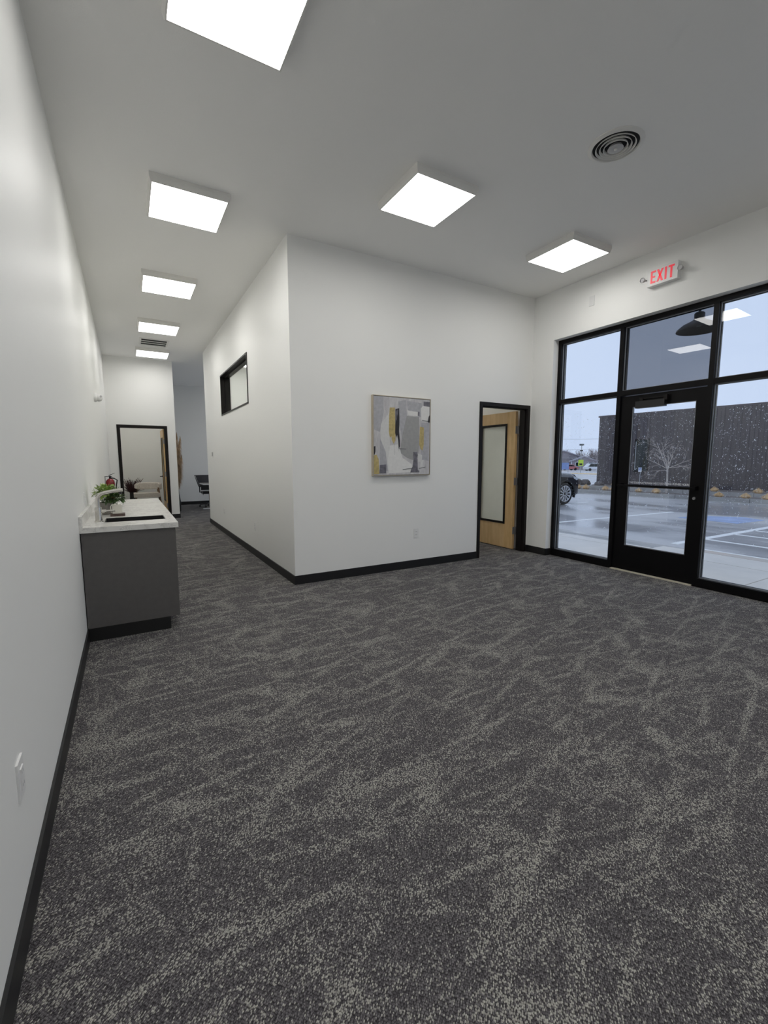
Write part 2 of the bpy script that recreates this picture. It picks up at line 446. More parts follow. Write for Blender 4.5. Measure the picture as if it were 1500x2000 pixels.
# base mouldings
def base(name, segs, label):
    bm = bm_()
    for s in segs: box(bm, *s, 0.0, BH)
    return S(name, bm, M_BASE, label, 'baseboard', bevel=0.002)
t = 0.011
base('baseboard_left', [(XL, XL + t, YR, 3.93), (XL, XL + t, 6.59, YH)], 'black rubber base along the long white wall with the counter')
base('baseboard_center', [(XB - t, 4.214, YB - t, YB)], 'black rubber base below the abstract painting')
base('baseboard_hall', [(XB - t, XB, YB, ye + t), (XB, XW, ye, ye + t)], 'black rubber base along hall wall under the high window')
base('baseboard_back', [(XL + t, D3L, YH - t, YH), (D3R, 1.05 + t, YH - t, YH), (1.05, 1.05 + t, YH, YF)], 'black rubber base of the hall end wall by the dark door frame')
base('baseboard_far', [(1.05 + t, XW, YF - t, YF)], 'black rubber base of the far wall behind the desk chair')
base('baseboard_window', [(XW - t, XW, OY1 - 0.0, YB), (XW, XF + 0.0, OY1 - t, OY1), (5.192, XW, YB - t, YB), (XW - t, XW, 0.9, OY0)], 'black rubber base between wooden door and storefront glass')

# ------------------------------------------------------------------ storefront
w1 = empty('window_1', (XF, 2.875, 0), 'black aluminium storefront frame with clear panes and tinted transom', 'window', kind='structure')
FD = 0.115
def mem(name, y0, y1, z0, z1, m=M_BRONZE):
    return obj(name, bx(XF, XF + FD, y0, y1, z0, z1), m, w1, bevel=0.003)
mem('jamb', 4.25, 4.30, 0, OZ1)
mem('mullion', 3.35, 3.40, 0, OZ1 - 0.05)
mem('mullion', 2.352, 2.402, 0, OZ1 - 0.05)
mem('jamb', 1.45, 1.50, 0, OZ1)
mem('head_bar', 1.50, 4.25, OZ1 - 0.05, OZ1)
for a, b, z0, z1 in ((3.40, 4.25, 2.172, 2.225), (2.402, 3.35, 2.165, 2.228), (1.50, 2.352, 2.172, 2.225)):
    mem('transom_bar', a, b, z0, z1)
for a, b in ((3.40, 4.25), (1.50, 2.352)): mem('sill_bar', a, b, 0, 0.096)
XG = 5.374
def pane(y0, y1, z0, z1, m, label=None):
    bm = bm_(); box(bm, XG, XG + 0.012, y0, y1, z0, z1)
    # the glass wall stands a little out of square with the room
    yc = (y0 + y1) / 2
    for v in bm.verts: v.co.x += (v.co.y - yc) * -0.036
    obj('pane', bm, m, w1, label=label)
    g = bm_()
    b = 0.010
    for q in ((y0, y0 + b, z0, z1), (y1 - b, y1, z0, z1), (y0 + b, y1 - b, z0, z0 + b), (y0 + b, y1 - b, z1 - b, z1)):
        box(g, XG - 0.022, XG - 0.012, *q)
        box(g, XG + 0.026, XG + 0.034, *q)
    obj('gasket', g, M_BEAD, w1)
pane(3.40, 4.25, 0.096, 2.172, M_GLASS)
pane(3.40, 4.25, 2.225, 2.985, M_GLASS)
pane(2.402, 3.35, 2.228, 2.985, M_TINT, 'grey tinted transom glass')
pane(1.50, 2.352, 0.096, 2.172, M_GLASS)
pane(1.50, 2.352, 2.225, 2.985, M_GLASS)

# entrance door
d1 = empty('door_1', (5.36, 2.875, 0), 'black aluminium glass entrance door with push bar', 'door', kind='structure')
DX0, DX1 = 5.345, 5.389
def dm(name, y0, y1, z0, z1): return obj(name, bx(DX0, DX1, y0, y1, z0, z1), M_BRONZE, d1, bevel=0.003)
dm('stile', 3.208, 3.343, 0.012, 2.155); dm('stile', 2.409, 2.508, 0.012, 2.155)
dm('top_rail', 2.508, 3.208, 2.022, 2.155); dm('bottom_rail', 2.508, 3.208, 0.012, 0.322)
obj('pane', bx(5.363, 5.371, 2.508, 3.208, 0.322, 2.022), M_GLASS, d1)
bm = bm_()
for q in ((2.508, 2.517, 0.322, 2.022), (3.199, 3.208, 0.322, 2.022), (2.517, 3.199, 0.322, 0.331), (2.517, 3.199, 2.013, 2.022)): box(bm, 5.352, 5.362, *q)
obj('gasket', bm, M_BEAD, d1)
pb = obj('push_bar', bx(5.265, 5.290, 2.42, 3.30, 1.062, 1.090), M_BRONZE, d1, bevel=0.006, seg=2)
bm = bm_(); box(bm, 5.290, DX0, 2.425, 2.46, 1.055, 1.097); box(bm, 5.290, DX0, 3.26, 3.295, 1.055, 1.097)
obj('end_bracket', bm, M_BRONZE, pb, bevel=0.002)
bm = bm_(); lathe(bm, [(0.015, 5.330), (0.017, 5.336), (0.017, DX0)], 16, (0, 2.452, 0.965), 'X')
obj('lock_cylinder', bm, M_HINGE, d1, smooth=True)
cl = obj('door_closer', bx(5.285, DX0, 2.81, 3.14, 1.994, 2.075), M_BLACK, d1, bevel=0.006, seg=2)
bm = bm_(); box(bm, 5.300, 5.318, 2.80, 3.10, 2.098, 2.108); tube(bm, [(5.31, 3.08, 2.06), (5.31, 3.08, 2.115)], 0.022, 12); box(bm, 5.29, 5.33, 2.785, 2.825, 2.06, 2.118)
obj('closer_arm', bm, M_STEELFR, cl)
bm = bm_()
obj('threshold', bx(5.30, 5.42, 2.402, 3.35, -0.005, 0.010), mat('pale_threshold', (0.62, 0.58, 0.48), 0.45, var=(20, 0.05)), d1, bevel=0.002)
def text_obj(name, body, size, m, parent, M4, ext=0.0005, sx=1.0):
    cu = bpy.data.curves.new(name, 'FONT'); cu.body = body; cu.size = size; cu.extrude = ext; cu.align_x = 'CENTER'; cu.align_y = 'CENTER'
    to = bpy.data.objects.new(name + '_tmp', cu); COL.objects.link(to)
    bpy.context.view_layer.update()
    me = bpy.data.meshes.new_from_object(to.evaluated_get(bpy.context.evaluated_depsgraph_get()))
    bpy.data.objects.remove(to); bpy.data.curves.remove(cu)
    me.transform(Matrix.Diagonal((sx, 1, 1, 1))); me.transform(M4)
    me.transform(Matrix.Translation(-wloc(parent)))
    me.materials.clear(); me.materials.append(m)
    o = bpy.data.objects.new(name, me); COL.objects.link(o); o.parent = parent
    return o
# faces the room: text x axis runs along -y (to the right when seen from inside), up is z
def facing_minus_x(x, y, z): return Matrix(((0, 0, -1, x), (-1, 0, 0, y), (0, 1, 0, z), (0, 0, 0, 1)))
lt = text_obj('lettering', 'THIS DOOR MUST REMAIN UNLOCKED DURING BUSINESS HOURS', 0.0345, M_DECAL, d1, facing_minus_x(5.361, 2.858, 1.108))
wid = max(v.co.y for v in lt.data.vertices) - min(v.co.y for v in lt.data.vertices)
k = 0.675 / wid
yc0 = sum((max(v.co.y for v in lt.data.vertices), min(v.co.y for v in lt.data.vertices))) / 2
for v in lt.data.vertices: v.co.y = yc0 + (v.co.y - yc0) * k

# unseen window, added and sized to give the far room daylight
w2 = empty('window_2', (XW + 0.1, 12.9, 0.1), 'added black framed window lighting the far room', 'window', kind='structure')
bm = bm_()
for q in ((FY0, FY0 + 0.05, 0.1, 3.0), (FY1 - 0.05, FY1, 0.1, 3.0), (FY0, FY1, 0.1, 0.15), (FY0, FY1, 2.95, 3.0), (12.87, 12.93, 0.15, 2.95)): box(bm, XW + 0.06, XW + 0.17, *q)
obj('window_frame', bm, M_BRONZE, w2); obj('pane', bx(XW + 0.11, XW + 0.118, FY0 + 0.05, FY1 - 0.05, 0.15, 2.95), M_GLASS, w2)

w4 = empty('window_4', (XF, -0.85, 0), 'added black framed glazing of the same front, behind the viewer', 'window', kind='structure')  # unseen glazing added for more daylight on walls and ceiling
bm = bm_()
for q in ((-2.6, -2.55, 0, OZ1), (0.85, 0.9, 0, OZ1), (-1.45, -1.40, 0.1, OZ1 - .05), (-0.30, -0.25, 0.1, OZ1 - .05), (-2.55, 0.85, 0, 0.1), (-2.55, 0.85, OZ1 - .05, OZ1), (-2.55, 0.85, 2.17, 2.225)): box(bm, XF, XF + FD, *q)
obj('window_frame', bm, M_BRONZE, w4)
for a in ((-2.55, -1.45), (-1.40, -0.30), (-0.25, 0.85)): obj('pane', bx(XG, XG + .012, a[0], a[1], 0.1, OZ1 - .05), M_GLASS, w4)

# ------------------------------------------------------------------ high hall window
w3 = empty('window_3', (XB, 7.55, WZ0), 'wide black framed window high in the hall wall', 'window', kind='structure')
def hollow(bm, x0, x1, y0, y1, z0, z1, wy, wz):
    box(bm, x0, x1, y0, y0 + wy, z0, z1); box(bm, x0, x1, y1 - wy, y1, z0, z1)
    box(bm, x0, x1, y0 + wy, y1 - wy, z0, z0 + wz); box(bm, x0, x1, y0 + wy, y1 - wy, z1 - wz, z1)
bm = bm_(); hollow(bm, XB - 0.010, XB + 0.158, WY0, WY1, WZ0, WZ1, 0.022, 0.022)
obj('window_frame', bm, M_STEELFR, w3, bevel=0.003)
bm = bm_(); hollow(bm, XB + 0.065, XB + 0.095, WY0 + 0.022, WY1 - 0.022, WZ0 + 0.022, WZ1 - 0.022, 0.018, 0.018)
obj('glazing_stop', bm, M_STEELFR, w3, bevel=0.002)
obj('pane', bx(XB + 0.076, XB + 0.083, WY0 + 0.03, WY1 - 0.03, WZ0 + 0.03, WZ1 - 0.03), M_GLASS2, w3)

# ------------------------------------------------------------------ interior doors
def jamb_frame(door, x0, x1, top, y0, y1, wall_t):
    """hollow metal frame with stop, around opening x0..x1 (outer), head at top"""
    W = 0.05
    bm = bm_()
    ya, yb = y0 - 0.012, y0 + wall_t + 0.012
    box(bm, x0, x0 + W, ya, yb, 0, top); box(bm, x1 - W, x1, ya, yb, 0, top); box(bm, x0 + W, x1 - W, ya, yb, top - W, top)
    obj('door_frame', bm, M_STEELFR, door, bevel=0.003)
    bm = bm_()
    ys0, ys1 = y0 + 0.03, y0 + wall_t - 0.045
    s = 0.016
    box(bm, x0 + W, x0 + W + s, ys0, ys1, 0, top - W); box(bm, x1 - W - s, x1 - W, ys0, ys1, 0, top - W); box(bm, x0 + W + s, x1 - W - s, ys0, ys1, top - W - s, top - W)
    obj('door_stop', bm, M_STEELFR, door, bevel=0.002)

def leaf_open(door, xf, y0, wid, top, lite, hinge_z):
    """leaf standing open along +y; face at xf (towards -x), thickness .044"""
    T = 0.044
    y1 = y0 + wid
    ly0, ly1, lz0, lz1 = lite
    leaf = obj('door_leaf', bx(xf, xf + T, y0, ly0, 0.012, top), M_WOOD, door)     # hinge stile
    def piece(name, *q): return obj(name, bx(xf, xf + T, *q), M_WOOD2, leaf)
    piece('stile', ly1, y1, 0.012, top)
    ym = ly0 + (ly1 - ly0) * 0.45
    piece('rail', ly0, ym, lz1, top); piece('rail', ym, ly1, lz1, top)
    piece('rail', ly0, ym, 0.012, lz0); piece('rail', ym, ly1, 0.012, lz0)
    bm = bm_(); b = 0.034
    for sx in ((xf - 0.009, xf), (xf + T, xf + T + 0.009)):
        hollow(bm, sx[0], sx[1], ly0 - 0.012, ly1 + 0.012, lz0 - 0.012, lz1 + 0.012, b, b)
    obj('lite_frame', bm, M_STEELFR, leaf, bevel=0.002)
    obj('pane', bx(xf + 0.018, xf + 0.025, ly0, ly1, lz0, lz1), M_BRIGHTLITE, leaf, label='frosted glass lite')
    bm = bm_(); box(bm, xf + 0.008, xf + T - 0.008, y0 + 0.004, y1 - 0.004, 0.002, 0.012)
    obj('door_sweep', bm, M_BLACK, leaf)
    bm = bm_()
    for s, xx in ((-1, xf), (1, xf + T)):
        yh = y1 - 0.07
        lathe(bm, [(0.026, xx), (0.026, xx + s * 0.008)] if s > 0 else [(0.026, xx - 0.008), (0.026, xx)], 16, (0, yh, 0.985), 'X')
        tube(bm, [(xx, yh, 0.985), (xx + s * 0.055, yh, 0.985), (xx + s * 0.06, yh - 0.02, 0.985), (xx + s * 0.06, yh - 0.115, 0.985)], 0.010, 8)
    obj('handle', bm, M_BLACK, leaf, smooth=True)
    for hz in hinge_z:
        bm = bm_()
        box(bm, xf + 0.001, xf + T - 0.003, y0 - 0.004, y0 + 0.0005, hz - 0.057, hz + 0.057)       # leaf on the edge
        box(bm, xf + T - 0.003, xf + T + 0.040, y0 - 0.030, y0 - 0.026, hz - 0.057, hz + 0.057)
        tube(bm, [(xf + T + 0.004, y0 - 0.013, hz - 0.06), (xf + T + 0.004, y0 - 0.013, hz + 0.06)], 0.008, 8)
        obj('hinge', bm, M_HINGE, leaf)
    return leaf

d2 = empty('door_2', (4.70, YB, 0), 'open birch door with tall glass lite in dark steel frame', 'door', kind='structure')
jamb_frame(d2, 4.214, 5.192, 2.18, YB, YB + 0.13, 0.13)
leaf_open(d2, 5.105, 4.845, 0.905, 2.115, (5.02, 5.575, 0.40, 1.93), (0.30, 1.06, 1.84))
d3 = empty('door_3', (0.36, YH, 0), 'open wooden door in dark steel frame at the hall end', 'door', kind='structure')
jamb_frame(d3, D3L, D3R, D3T, YH, YH + 0.13, 0.13)
leaf_open(d3, 0.786, 11.915, 0.905, 2.135, (12.09, 12.645, 0.40, 1.93), (0.30, 1.06, 1.84))

# ------------------------------------------------------------------ ceiling lights
def panel_light(x, y, label, group):
    o = empty('ceiling_light', (x, y, CZ), label, 'ceiling light', group)
    z1, z0 = CZ, CZ - 0.068
    R0, R1 = 0.315, 0.298
    bm = bm_()
    o_, i_ = [], []
    for (sx, sy) in ((-1, -1), (1, -1), (1, 1), (-1, 1)):
        o_.append([bm.verts.new((x + sx * r, y + sy * r, z)) for r, z in ((R0, z1), (R0, z1 - 0.03), (R1 + 0.006, z0), (R1 - 0.004, z0), (R1 - 0.004, z0 + 0.006), (R1 - 0.02, z1))])
    for k in range(4):
        a, b = o_[k], o_[(k + 1) % 4]
        for j in range(5): bm.faces.new((a[j], b[j], b[j + 1], a[j + 1]))
    obj('housing', bm, M_WMETAL, o)
    r = R1 - 0.0045
    obj('diffuser', bx(x - r, x + r, y - r, y + r, z0 + 0.001, z0 + 0.005), M_LENS, o)
    return o
HX = 0.604
gh = 'square panel lights along the hall ceiling'
panel_light(HX, 2.452, 'square panel light cut off by the top edge above', gh)
panel_light(HX, 4.563, 'square panel light above the sink, second along the hall', gh)
panel_light(HX, 6.650, 'square panel light third along the hall, beside the high window', gh)
panel_light(HX, 8.750, 'square panel light just before the slotted ceiling vent', gh)
panel_light(HX, 10.860, 'square panel light beyond the slotted vent, over the end door', gh)
gr = 'square panel lights over the open room'
panel_light(2.406, 3.398, 'square panel light in front of the abstract painting wall', gr)
panel_light(4.375, 3.468, 'square panel light near the exit sign and glass front', gr)
gb = 'added square panel lights behind the viewer'  # unseen fixtures, added for their light on the room
for (x, y, lb) in ((HX, 0.34, 'added square panel light behind the viewer by the long wall'), (2.406, 0.2, 'added square panel light behind the viewer mid room'),
                   (4.375, 0.2, 'added square panel light behind the viewer by the glass front'), (2.406, -2.4, 'added square panel light by the rear wall'), (4.375, -2.4, 'added square panel light in the rear glass corner')):
    panel_light(x, y, lb, gb)
go = 'square panel lights in the offices'
panel_light(4.2, 6.6, 'square panel light in the office behind the birch door', go)
panel_light(4.2, 8.9, 'square panel light deeper in the birch door office', go)
panel_light(2.2, 6.2, 'square panel light in narrow room behind high hall window', go)
panel_light(2.2, 8.6, 'square panel light deeper in room behind high hall window', go)
panel_light(0.25, 13.3, 'square panel light in the lounge beyond the hall door', go)
panel_light(2.9, 12.3, 'added square panel light in the far room, nearest the hall', go)  # unseen panel added to brighten the far room
panel_light(4.3, 13.9, 'added square panel light in the far room, out of sight past the corner', go)  # second unseen panel, added to lift the far room further

# ------------------------------------------------------------------ vents
v = empty('ceiling_vent', (0.597, 10.02, CZ), 'square ceiling vent with three dark slots in the hall', 'vent')
x0, x1, y0, y1 = 0.345, 0.850, 9.755, 10.29
bm = bm_(); hollow(bm, 0, 0.1, 0, 1, 0, 1, .1, .1); bm.free(); bm = bm_()
f = 0.032
for q in ((x0, x1, y0, y0 + f), (x0, x1, y1 - f, y1), (x0, x0 + f, y0 + f, y1 - f), (x1 - f, x1, y0 + f, y1 - f)): box(bm, *q, CZ - 0.012, CZ)
obj('frame', bm, M_WMETAL, v, bevel=0.002)
obj('backing', bx(x0 + f, x1 - f, y0 + f, y1 - f, CZ - 0.003, CZ), M_VOID, v)
for k in (1, 2):
    yy = y0 + f + (y1 - y0 - 2 * f) * k / 3
    obj('slat', bx(x0 + f, x1 - f, yy - 0.018, yy + 0.018, CZ - 0.012, CZ - 0.005), M_WMETAL, v)
v = empty('round_diffuser', (3.258, 2.205, CZ), 'round white ceiling diffuser with concentric rings', 'vent')
c = (3.258, 2.205, 0)
bm = bm_(); lathe(bm, [(0.165, CZ), (0.190, CZ), (0.190, CZ - 0.004), (0.182, CZ - 0.010), (0.163, CZ - 0.016), (0.156, CZ - 0.006), (0.156, CZ)], 48, c, caps=False)
obj('outer_ring', bm, M_WMETAL, v, smooth=True)
bm = bm_(); lathe(bm, [(0.156, CZ - 0.002), (0.156, CZ - 0.001)], 48, c)
obj('throat', bm, M_VOID, v)
for r, zz in ((0.137, 0.017), (0.110, 0.020), (0.084, 0.023)):
    bm = bm_(); lathe(bm, [(r - 0.010, CZ - 0.004), (r - 0.003, CZ - zz), (r, CZ - zz - 0.001), (r, CZ - zz + 0.002), (r - 0.007, CZ - 0.003)], 48, c, caps=False)
    obj('cone_ring', bm, M_WMETAL, v, smooth=True)
bm = bm_(); lathe(bm, [(0.042, CZ - 0.006), (0.054, CZ - 0.027), (0.050, CZ - 0.029), (0.0, CZ - 0.026)], 36, c, caps=False)
cc = obj('centre_cone', bm, M_WPLAST2, v, smooth=True)
bm = bm_(); lathe(bm, [(0.010, CZ - 0.026), (0.010, CZ - 0.034), (0.006, CZ - 0.036)], 14, c); obj('knob', bm, M_WMETAL, cc, smooth=True)

# ------------------------------------------------------------------ exit sign
ex = empty('exit_sign', (5.19, 2.857, 3.39), 'white EXIT sign with red letters above the glass front', 'sign')
obj('housing', bx(5.150, XW, 2.695, 3.015, 3.300, 3.478), M_WPLAST, ex, bevel=0.004, seg=2)
def facing_pts(pts, y, z, s):   # letter polygons: (u to the right, v up) -> world on the front face
    return [(y - u * s, z + v * s) for u, v in pts]
def letter(polys, y, z, s):
    bm = bm_()
    for p in polys: prism(bm, facing_pts(p, y, z, s), -0.002, 'X', 5.150)
    obj('letter', bm, M_RED, ex)
s = 0.128
R_ = lambda u0, u1, v0, v1: [(u0, v0), (u1, v0), (u1, v1), (u0, v1)]
zb = 3.325; yl = 2.975
letter([R_(0, .15, 0, 1), R_(.15, .42, 0, .15), R_(.15, .38, .43, .57), R_(.15, .42, .85, 1)], yl, zb, s)
letter([[(0, 0), (.17, 0), (.55, 1), (.38, 1)], [(.38, 0), (.55, 0), (.17, 1), (0, 1)]], yl - .50 * s, zb, s)
letter([R_(0, .16, 0, 1)], yl - 1.16 * s, zb, s)
letter([R_(.16, .32, 0, .85), R_(0, .48, .85, 1)], yl - 1.44 * s, zb, s)
for yy, sg in ((3.052, 1), (2.660, -1)):
    bm = bm_()
    lathe(bm, [(0.006, 5.168), (0.017, 5.160), (0.026, 5.128), (0.028, 5.120), (0.024, 5.116), (0.020, 5.122), (0.004, 5.124)], 20, (0, yy, 3.385), 'X')
    tube(bm, [(5.165, yy, 3.385), (5.175, yy - sg * 0.02, 3.385), (5.175, yy - sg * 0.042, 3.385)], 0.008, 8)
    obj('lamp_head', bm, M_WPLAST2, ex, smooth=True)

# ------------------------------------------------------------------ wall plates
def plate(nx, pos, w, h, kind, label, group=None, cat='outlet', name='wall_outlet'):
    """nx: '+x' faces +x, '-x', '-y'"""
    x, y, z = pos
    o = empty(name, pos, label, cat, group)
    d = 0.006
    def P(a0, a1, z0, z1, d0, d1):
        if nx == '+x': return (x + d0, x + d1, y + a0, y + a1, z + z0, z + z1)
        if nx == '-x': return (x - d1, x - d0, y + a0, y + a1, z + z0, z + z1)
        return (x + a0, x + a1, y - d1, y - d0, z + z0, z + z1)
    obj('cover', bx(*P(-w / 2, w / 2, -h / 2, h / 2, 0, d)), M_WPLAST, o, bevel=0.002)
    if kind == 'duplex':
        for zz in (-0.02, 0.02):
            r = obj('receptacle', bx(*P(-0.017, 0.017, zz - 0.014, zz + 0.014, d, d + 0.002)), M_WPLAST, o, bevel=0.001)
            for u in (-0.0075, 0.0075): obj('slot', bx(*P(u - .0015, u + .0015, zz - 0.004, zz + 0.006, d + 0.002, d + 0.0026)), M_BLACK, r)
    elif kind == 'decora':
        r = obj('receptacle', bx(*P(-0.0165, 0.0165, -0.033, 0.033, d, d + 0.003)), M_WPLAST, o, bevel=0.001)
        for zz in (-0.02, 0.02):
            for u in (-0.0075, 0.0075): obj('slot', bx(*P(u - .0015, u + .0015, zz - 0.005, zz + 0.005, d + 0.003, d + 0.0036)), M_WPLAST2, r)
    elif kind == 'switch':
        obj('rocker', bx(*P(-0.0165, 0.0165, -0.033, 0.033, d, d + 0.004)), M_WPLAST, o, bevel=0.001)
    return o
plate('+x', (XL, 1.606, 0.436), 0.072, 0.117, 'decora', 'white wall outlet low on the long wall near the viewer')
plate('-x', (XB, 6.393, 0.432), 0.072, 0.117, 'duplex', 'white outlet low on hall wall below high window, nearer to the corner')
plate('-x', (XB, 8.72, 0.430), 0.072, 0.117, 'duplex', 'white outlet low on hall wall, deeper into the hall')
plate('-y', (3.180, YB, 0.450), 0.072, 0.117, 'duplex', 'white outlet below the abstract painting')
plate('+x', (XL, 4.52, 1.055), 0.072, 0.117, 'decora', 'white outlet above the counter next to the faucet')
plate('+x', (XL, 5.36, 1.10), 0.072, 0.117, 'switch', 'white plate on the long wall beyond the potted plant', cat='switch', name='wall_switch')
th = plate('-x', (XB, 9.74, 1.51), 0.085, 0.125, 'none', 'small white thermostat on the hall wall', cat='thermostat', name='wall_thermostat')
obj('screen', bx(XB - 0.022, XB - 0.006, 9.71, 9.77, 1.475, 1.555), M_WPLAST2, th, bevel=0.003)
plate('-x', (XW, 3.74, 3.385), 0.072, 0.117, 'none', 'blank white plate high on wall beside the exit sign', cat='plate', name='blank_plate')

# security camera
sc = empty('security_camera', (XL, 7.35, 2.25), 'white dome security camera on the long wall', 'camera')
bm = bm_(); lathe(bm, [(0.062, XL), (0.064, XL + 0.012), (0.058, XL + 0.03), (0.05, XL + 0.036)], 28, (0, 7.35, 2.25), 'X'); obj('mount', bm, M_WPLAST, sc, smooth=True)
bm = bm_(); lathe(bm, [(0.05, XL + 0.036), (0.052, XL + 0.055), (0.042, XL + 0.082), (0.022, XL + 0.096), (0.003, XL + 0.10)], 28, (0, 7.35, 2.245), 'X'); obj('dome', bm, M_WPLAST, sc, smooth=True)
bm = bm_(); tube(bm, [(XL + 0.070, 7.33, 2.255), (XL + 0.083, 7.303, 2.262)], 0.014, 14); obj('lens', bm, M_WPLAST2, sc, smooth=True)

# ------------------------------------------------------------------ painting
A0, A1, AZ0, AZ1 = 2.530, 3.362, 1.197, 2.148
pt = empty('framed_painting', (2.946, YB, AZ0), 'abstract painting in grey, gold and black with thin pale frame', 'painting')
bm = bm_(); F = 0.008
for q in ((A0, A0 + F, AZ0, AZ1), (A1 - F, A1, AZ0, AZ1)): box(bm, q[0], q[1], YB - 0.042, YB, q[2], q[3])
for q in ((AZ0, AZ0 + F), (AZ1 - F, AZ1)): box(bm, A0 + F, A1 - F, YB - 0.042, YB, *q)
obj('frame', bm, M_PALEFR, pt)
obj('dark_inner_edge', bx(A0 + F, A1 - F, YB - 0.030, YB - 0.001, AZ0 + F, AZ1 - F), M_BLACK, pt)  # black backing, shows as a dark line between frame and canvas
g = 0.012
c0, c1, cz0, cz1 = A0 + g, A1 - g, AZ0 + g, AZ1 - g
def canvas_mat():
    q = NT('painted_canvas')
    P = q.tc.outputs['Object']
    n = q.noise(q.map(P, (5, 1, 1.6)), 2.2, 4, 0.6).outputs['Fac']
    n2 = q.noise(q.map(P, (30, 1, 5)), 3.0, 3).outputs['Fac']
    f = q.math('ADD', q.math('MULTIPLY', n, 0.7), q.math('MULTIPLY', n2, 0.3))
    q.link(q.ramp(f, [(0.3, (0.42, 0.41, 0.43)), (0.5, (0.56, 0.55, 0.56)), (0.65, (0.70, 0.70, 0.69))]), q.b.inputs['Base Color'])
    q.b.inputs['Roughness'].default_value = 0.6
    q.bump(n2, 0.3, 0.002)
    return q.M
cv = obj('canvas', bx(c0, c1, YB - 0.038, YB - 0.030, cz0, cz1), canvas_mat(), pt)
def paint(name, c, a=0.2): return mat('paint_' + name, c, 0.55, var=(26, a))
PM = {'gold': paint('gold', (0.50, 0.40, 0.17)), 'black': paint('black', (0.022, 0.02, 0.024)), 'grey': paint('grey', (0.36, 0.36, 0.355), .07), 'slate': paint('slate', (0.155, 0.15, 0.175), .35),
      'pale': paint('pale', (0.66, 0.66, 0.65), .06), 'mist': paint('mist', (0.43, 0.43, 0.455), .1), 'white': paint('white', (0.76, 0.755, 0.74), .04), 'line': paint('line', (0.06, 0.06, 0.065))}
# strokes in fractions of the canvas as seen in the painting: (u right, v down)
layer = [0]
def stroke(mn, pts):
    layer[0] += 1
    y = YB - 0.038 - 0.00012 * layer[0]
    bm = bm_()
    poly = [(c0 + u * (c1 - c0), cz1 - v * (cz1 - cz0)) for u, v in pts]
    prism(bm, poly, -0.0003, 'Y', y)
    obj('brushstroke', bm, PM[mn], cv)
def zig(u0, u1, v0, v1, jag=0.012, n=7, seed=1):
    r = random.Random(seed); p = []
    for k in range(n + 1): p.append((u0 + r.uniform(-jag, jag), v0 + (v1 - v0) * k / n))
    for k in range(n + 1): p.append((u1 + r.uniform(-jag, jag), v1 - (v1 - v0) * k / n))
    return p
stroke('mist', [(.03, .0), (.16, .0), (.17, .2), (.10, .45), (.0, .42), (.0, .0)])
stroke('pale', [(.12, .35), (.26, .2), (.28, .7), (.24, .95), (.1, .9), (.11, .6)])
stroke('mist', [(.42, .05), (.56, .02), (.58, .3), (.5, .55), (.44, .35)])
stroke('mist', [(.1, .52), (.2, .7), (.24, .95), (.1, .95)])
stroke('white', [(.28, .62), (.42, .6), (.5, .78), (.66, .86), (.68, .97), (.25, .98), (.24, .8)])
stroke('mist', [(.57, .03), (.86, .05), (.87, .22), (.80, .24), (.60, .2)])
stroke('white', [(.87, .08), (.99, .08), (.99, .2), (.95, .28), (.84, .28), (.83, .12)])
stroke('mist', [(.84, .31), (.99, .3), (.99, .82), (.84, .8)])
stroke('grey', [(.57, .225), (.80, .235), (.80, .6), (.78, .78), (.74, .81), (.66, .80), (.56, .77), (.47, .72), (.46, .66), (.49, .5)])
stroke('white', [(.58, .155), (.78, .17), (.78, .225), (.60, .215)])
stroke('pale', [(.78, .72), (.86, .74), (.86, .83), (.79, .83)])
stroke('gold', [(.27, .135), (.36, .13), (.365, .3), (.37, .55), (.34, .6), (.31, .55), (.30, .5), (.275, .52), (.255, .45), (.26, .25)])
stroke('black', [(.37, .15), (.435, .135), (.44, .3), (.435, .44), (.45, .55), (.45, .63), (.43, .66), (.42, .55), (.40, .48), (.38, .52), (.365, .45), (.37, .25)])
stroke('slate', [(.375, .18), (.40, .15), (.42, .16), (.395, .27), (.372, .33)])
stroke('gold', [(.815, .36), (.89, .37), (.89, .6), (.87, .68), (.83, .66), (.805, .6), (.81, .45)])
stroke('slate', [(.88, .025), (1, .025), (1, .09), (.88, .085)])
stroke('black', [(.98, .22), (1, .2), (1, .3), (.965, .3)])
stroke('slate', zig(.695, .775, .70, .79, .01, 4, 3))
stroke('slate', [(.70, .79), (.775, .79), (.78, .94), (.81, .955), (.81, .975), (.64, .975), (.655, .93), (.68, .9)])
stroke('gold', [(.0, .75), (.045, .74), (.08, .8), (.09, .99), (.0, .99)])
stroke('slate', [(.1, .87), (.21, .865), (.21, .98), (.09, .98)])
stroke('black', [(.0, .635), (.025, .63), (.025, .7), (.01, .74), (.0, .74)])
stroke('slate', [(.775, .165), (.805, .165), (.805, .22), (.77, .22)])
for q in ((.43, .655, .56, .66), (.185, .05, .19, .17), (.345, .6, .35, .74), (.50, .93, .68, .915), (.68, .885, .685, .93), (.85, .27, .97, .285), (.80, .92, .92, .90), (.42, .6, .425, .69)):
    u0, v0, u1, v1 = q
    stroke('line', [(u0, v0), (u1 + .002, v1), (u1 + .004, v1 + .006), (u0 + .002, v0 + .006)])

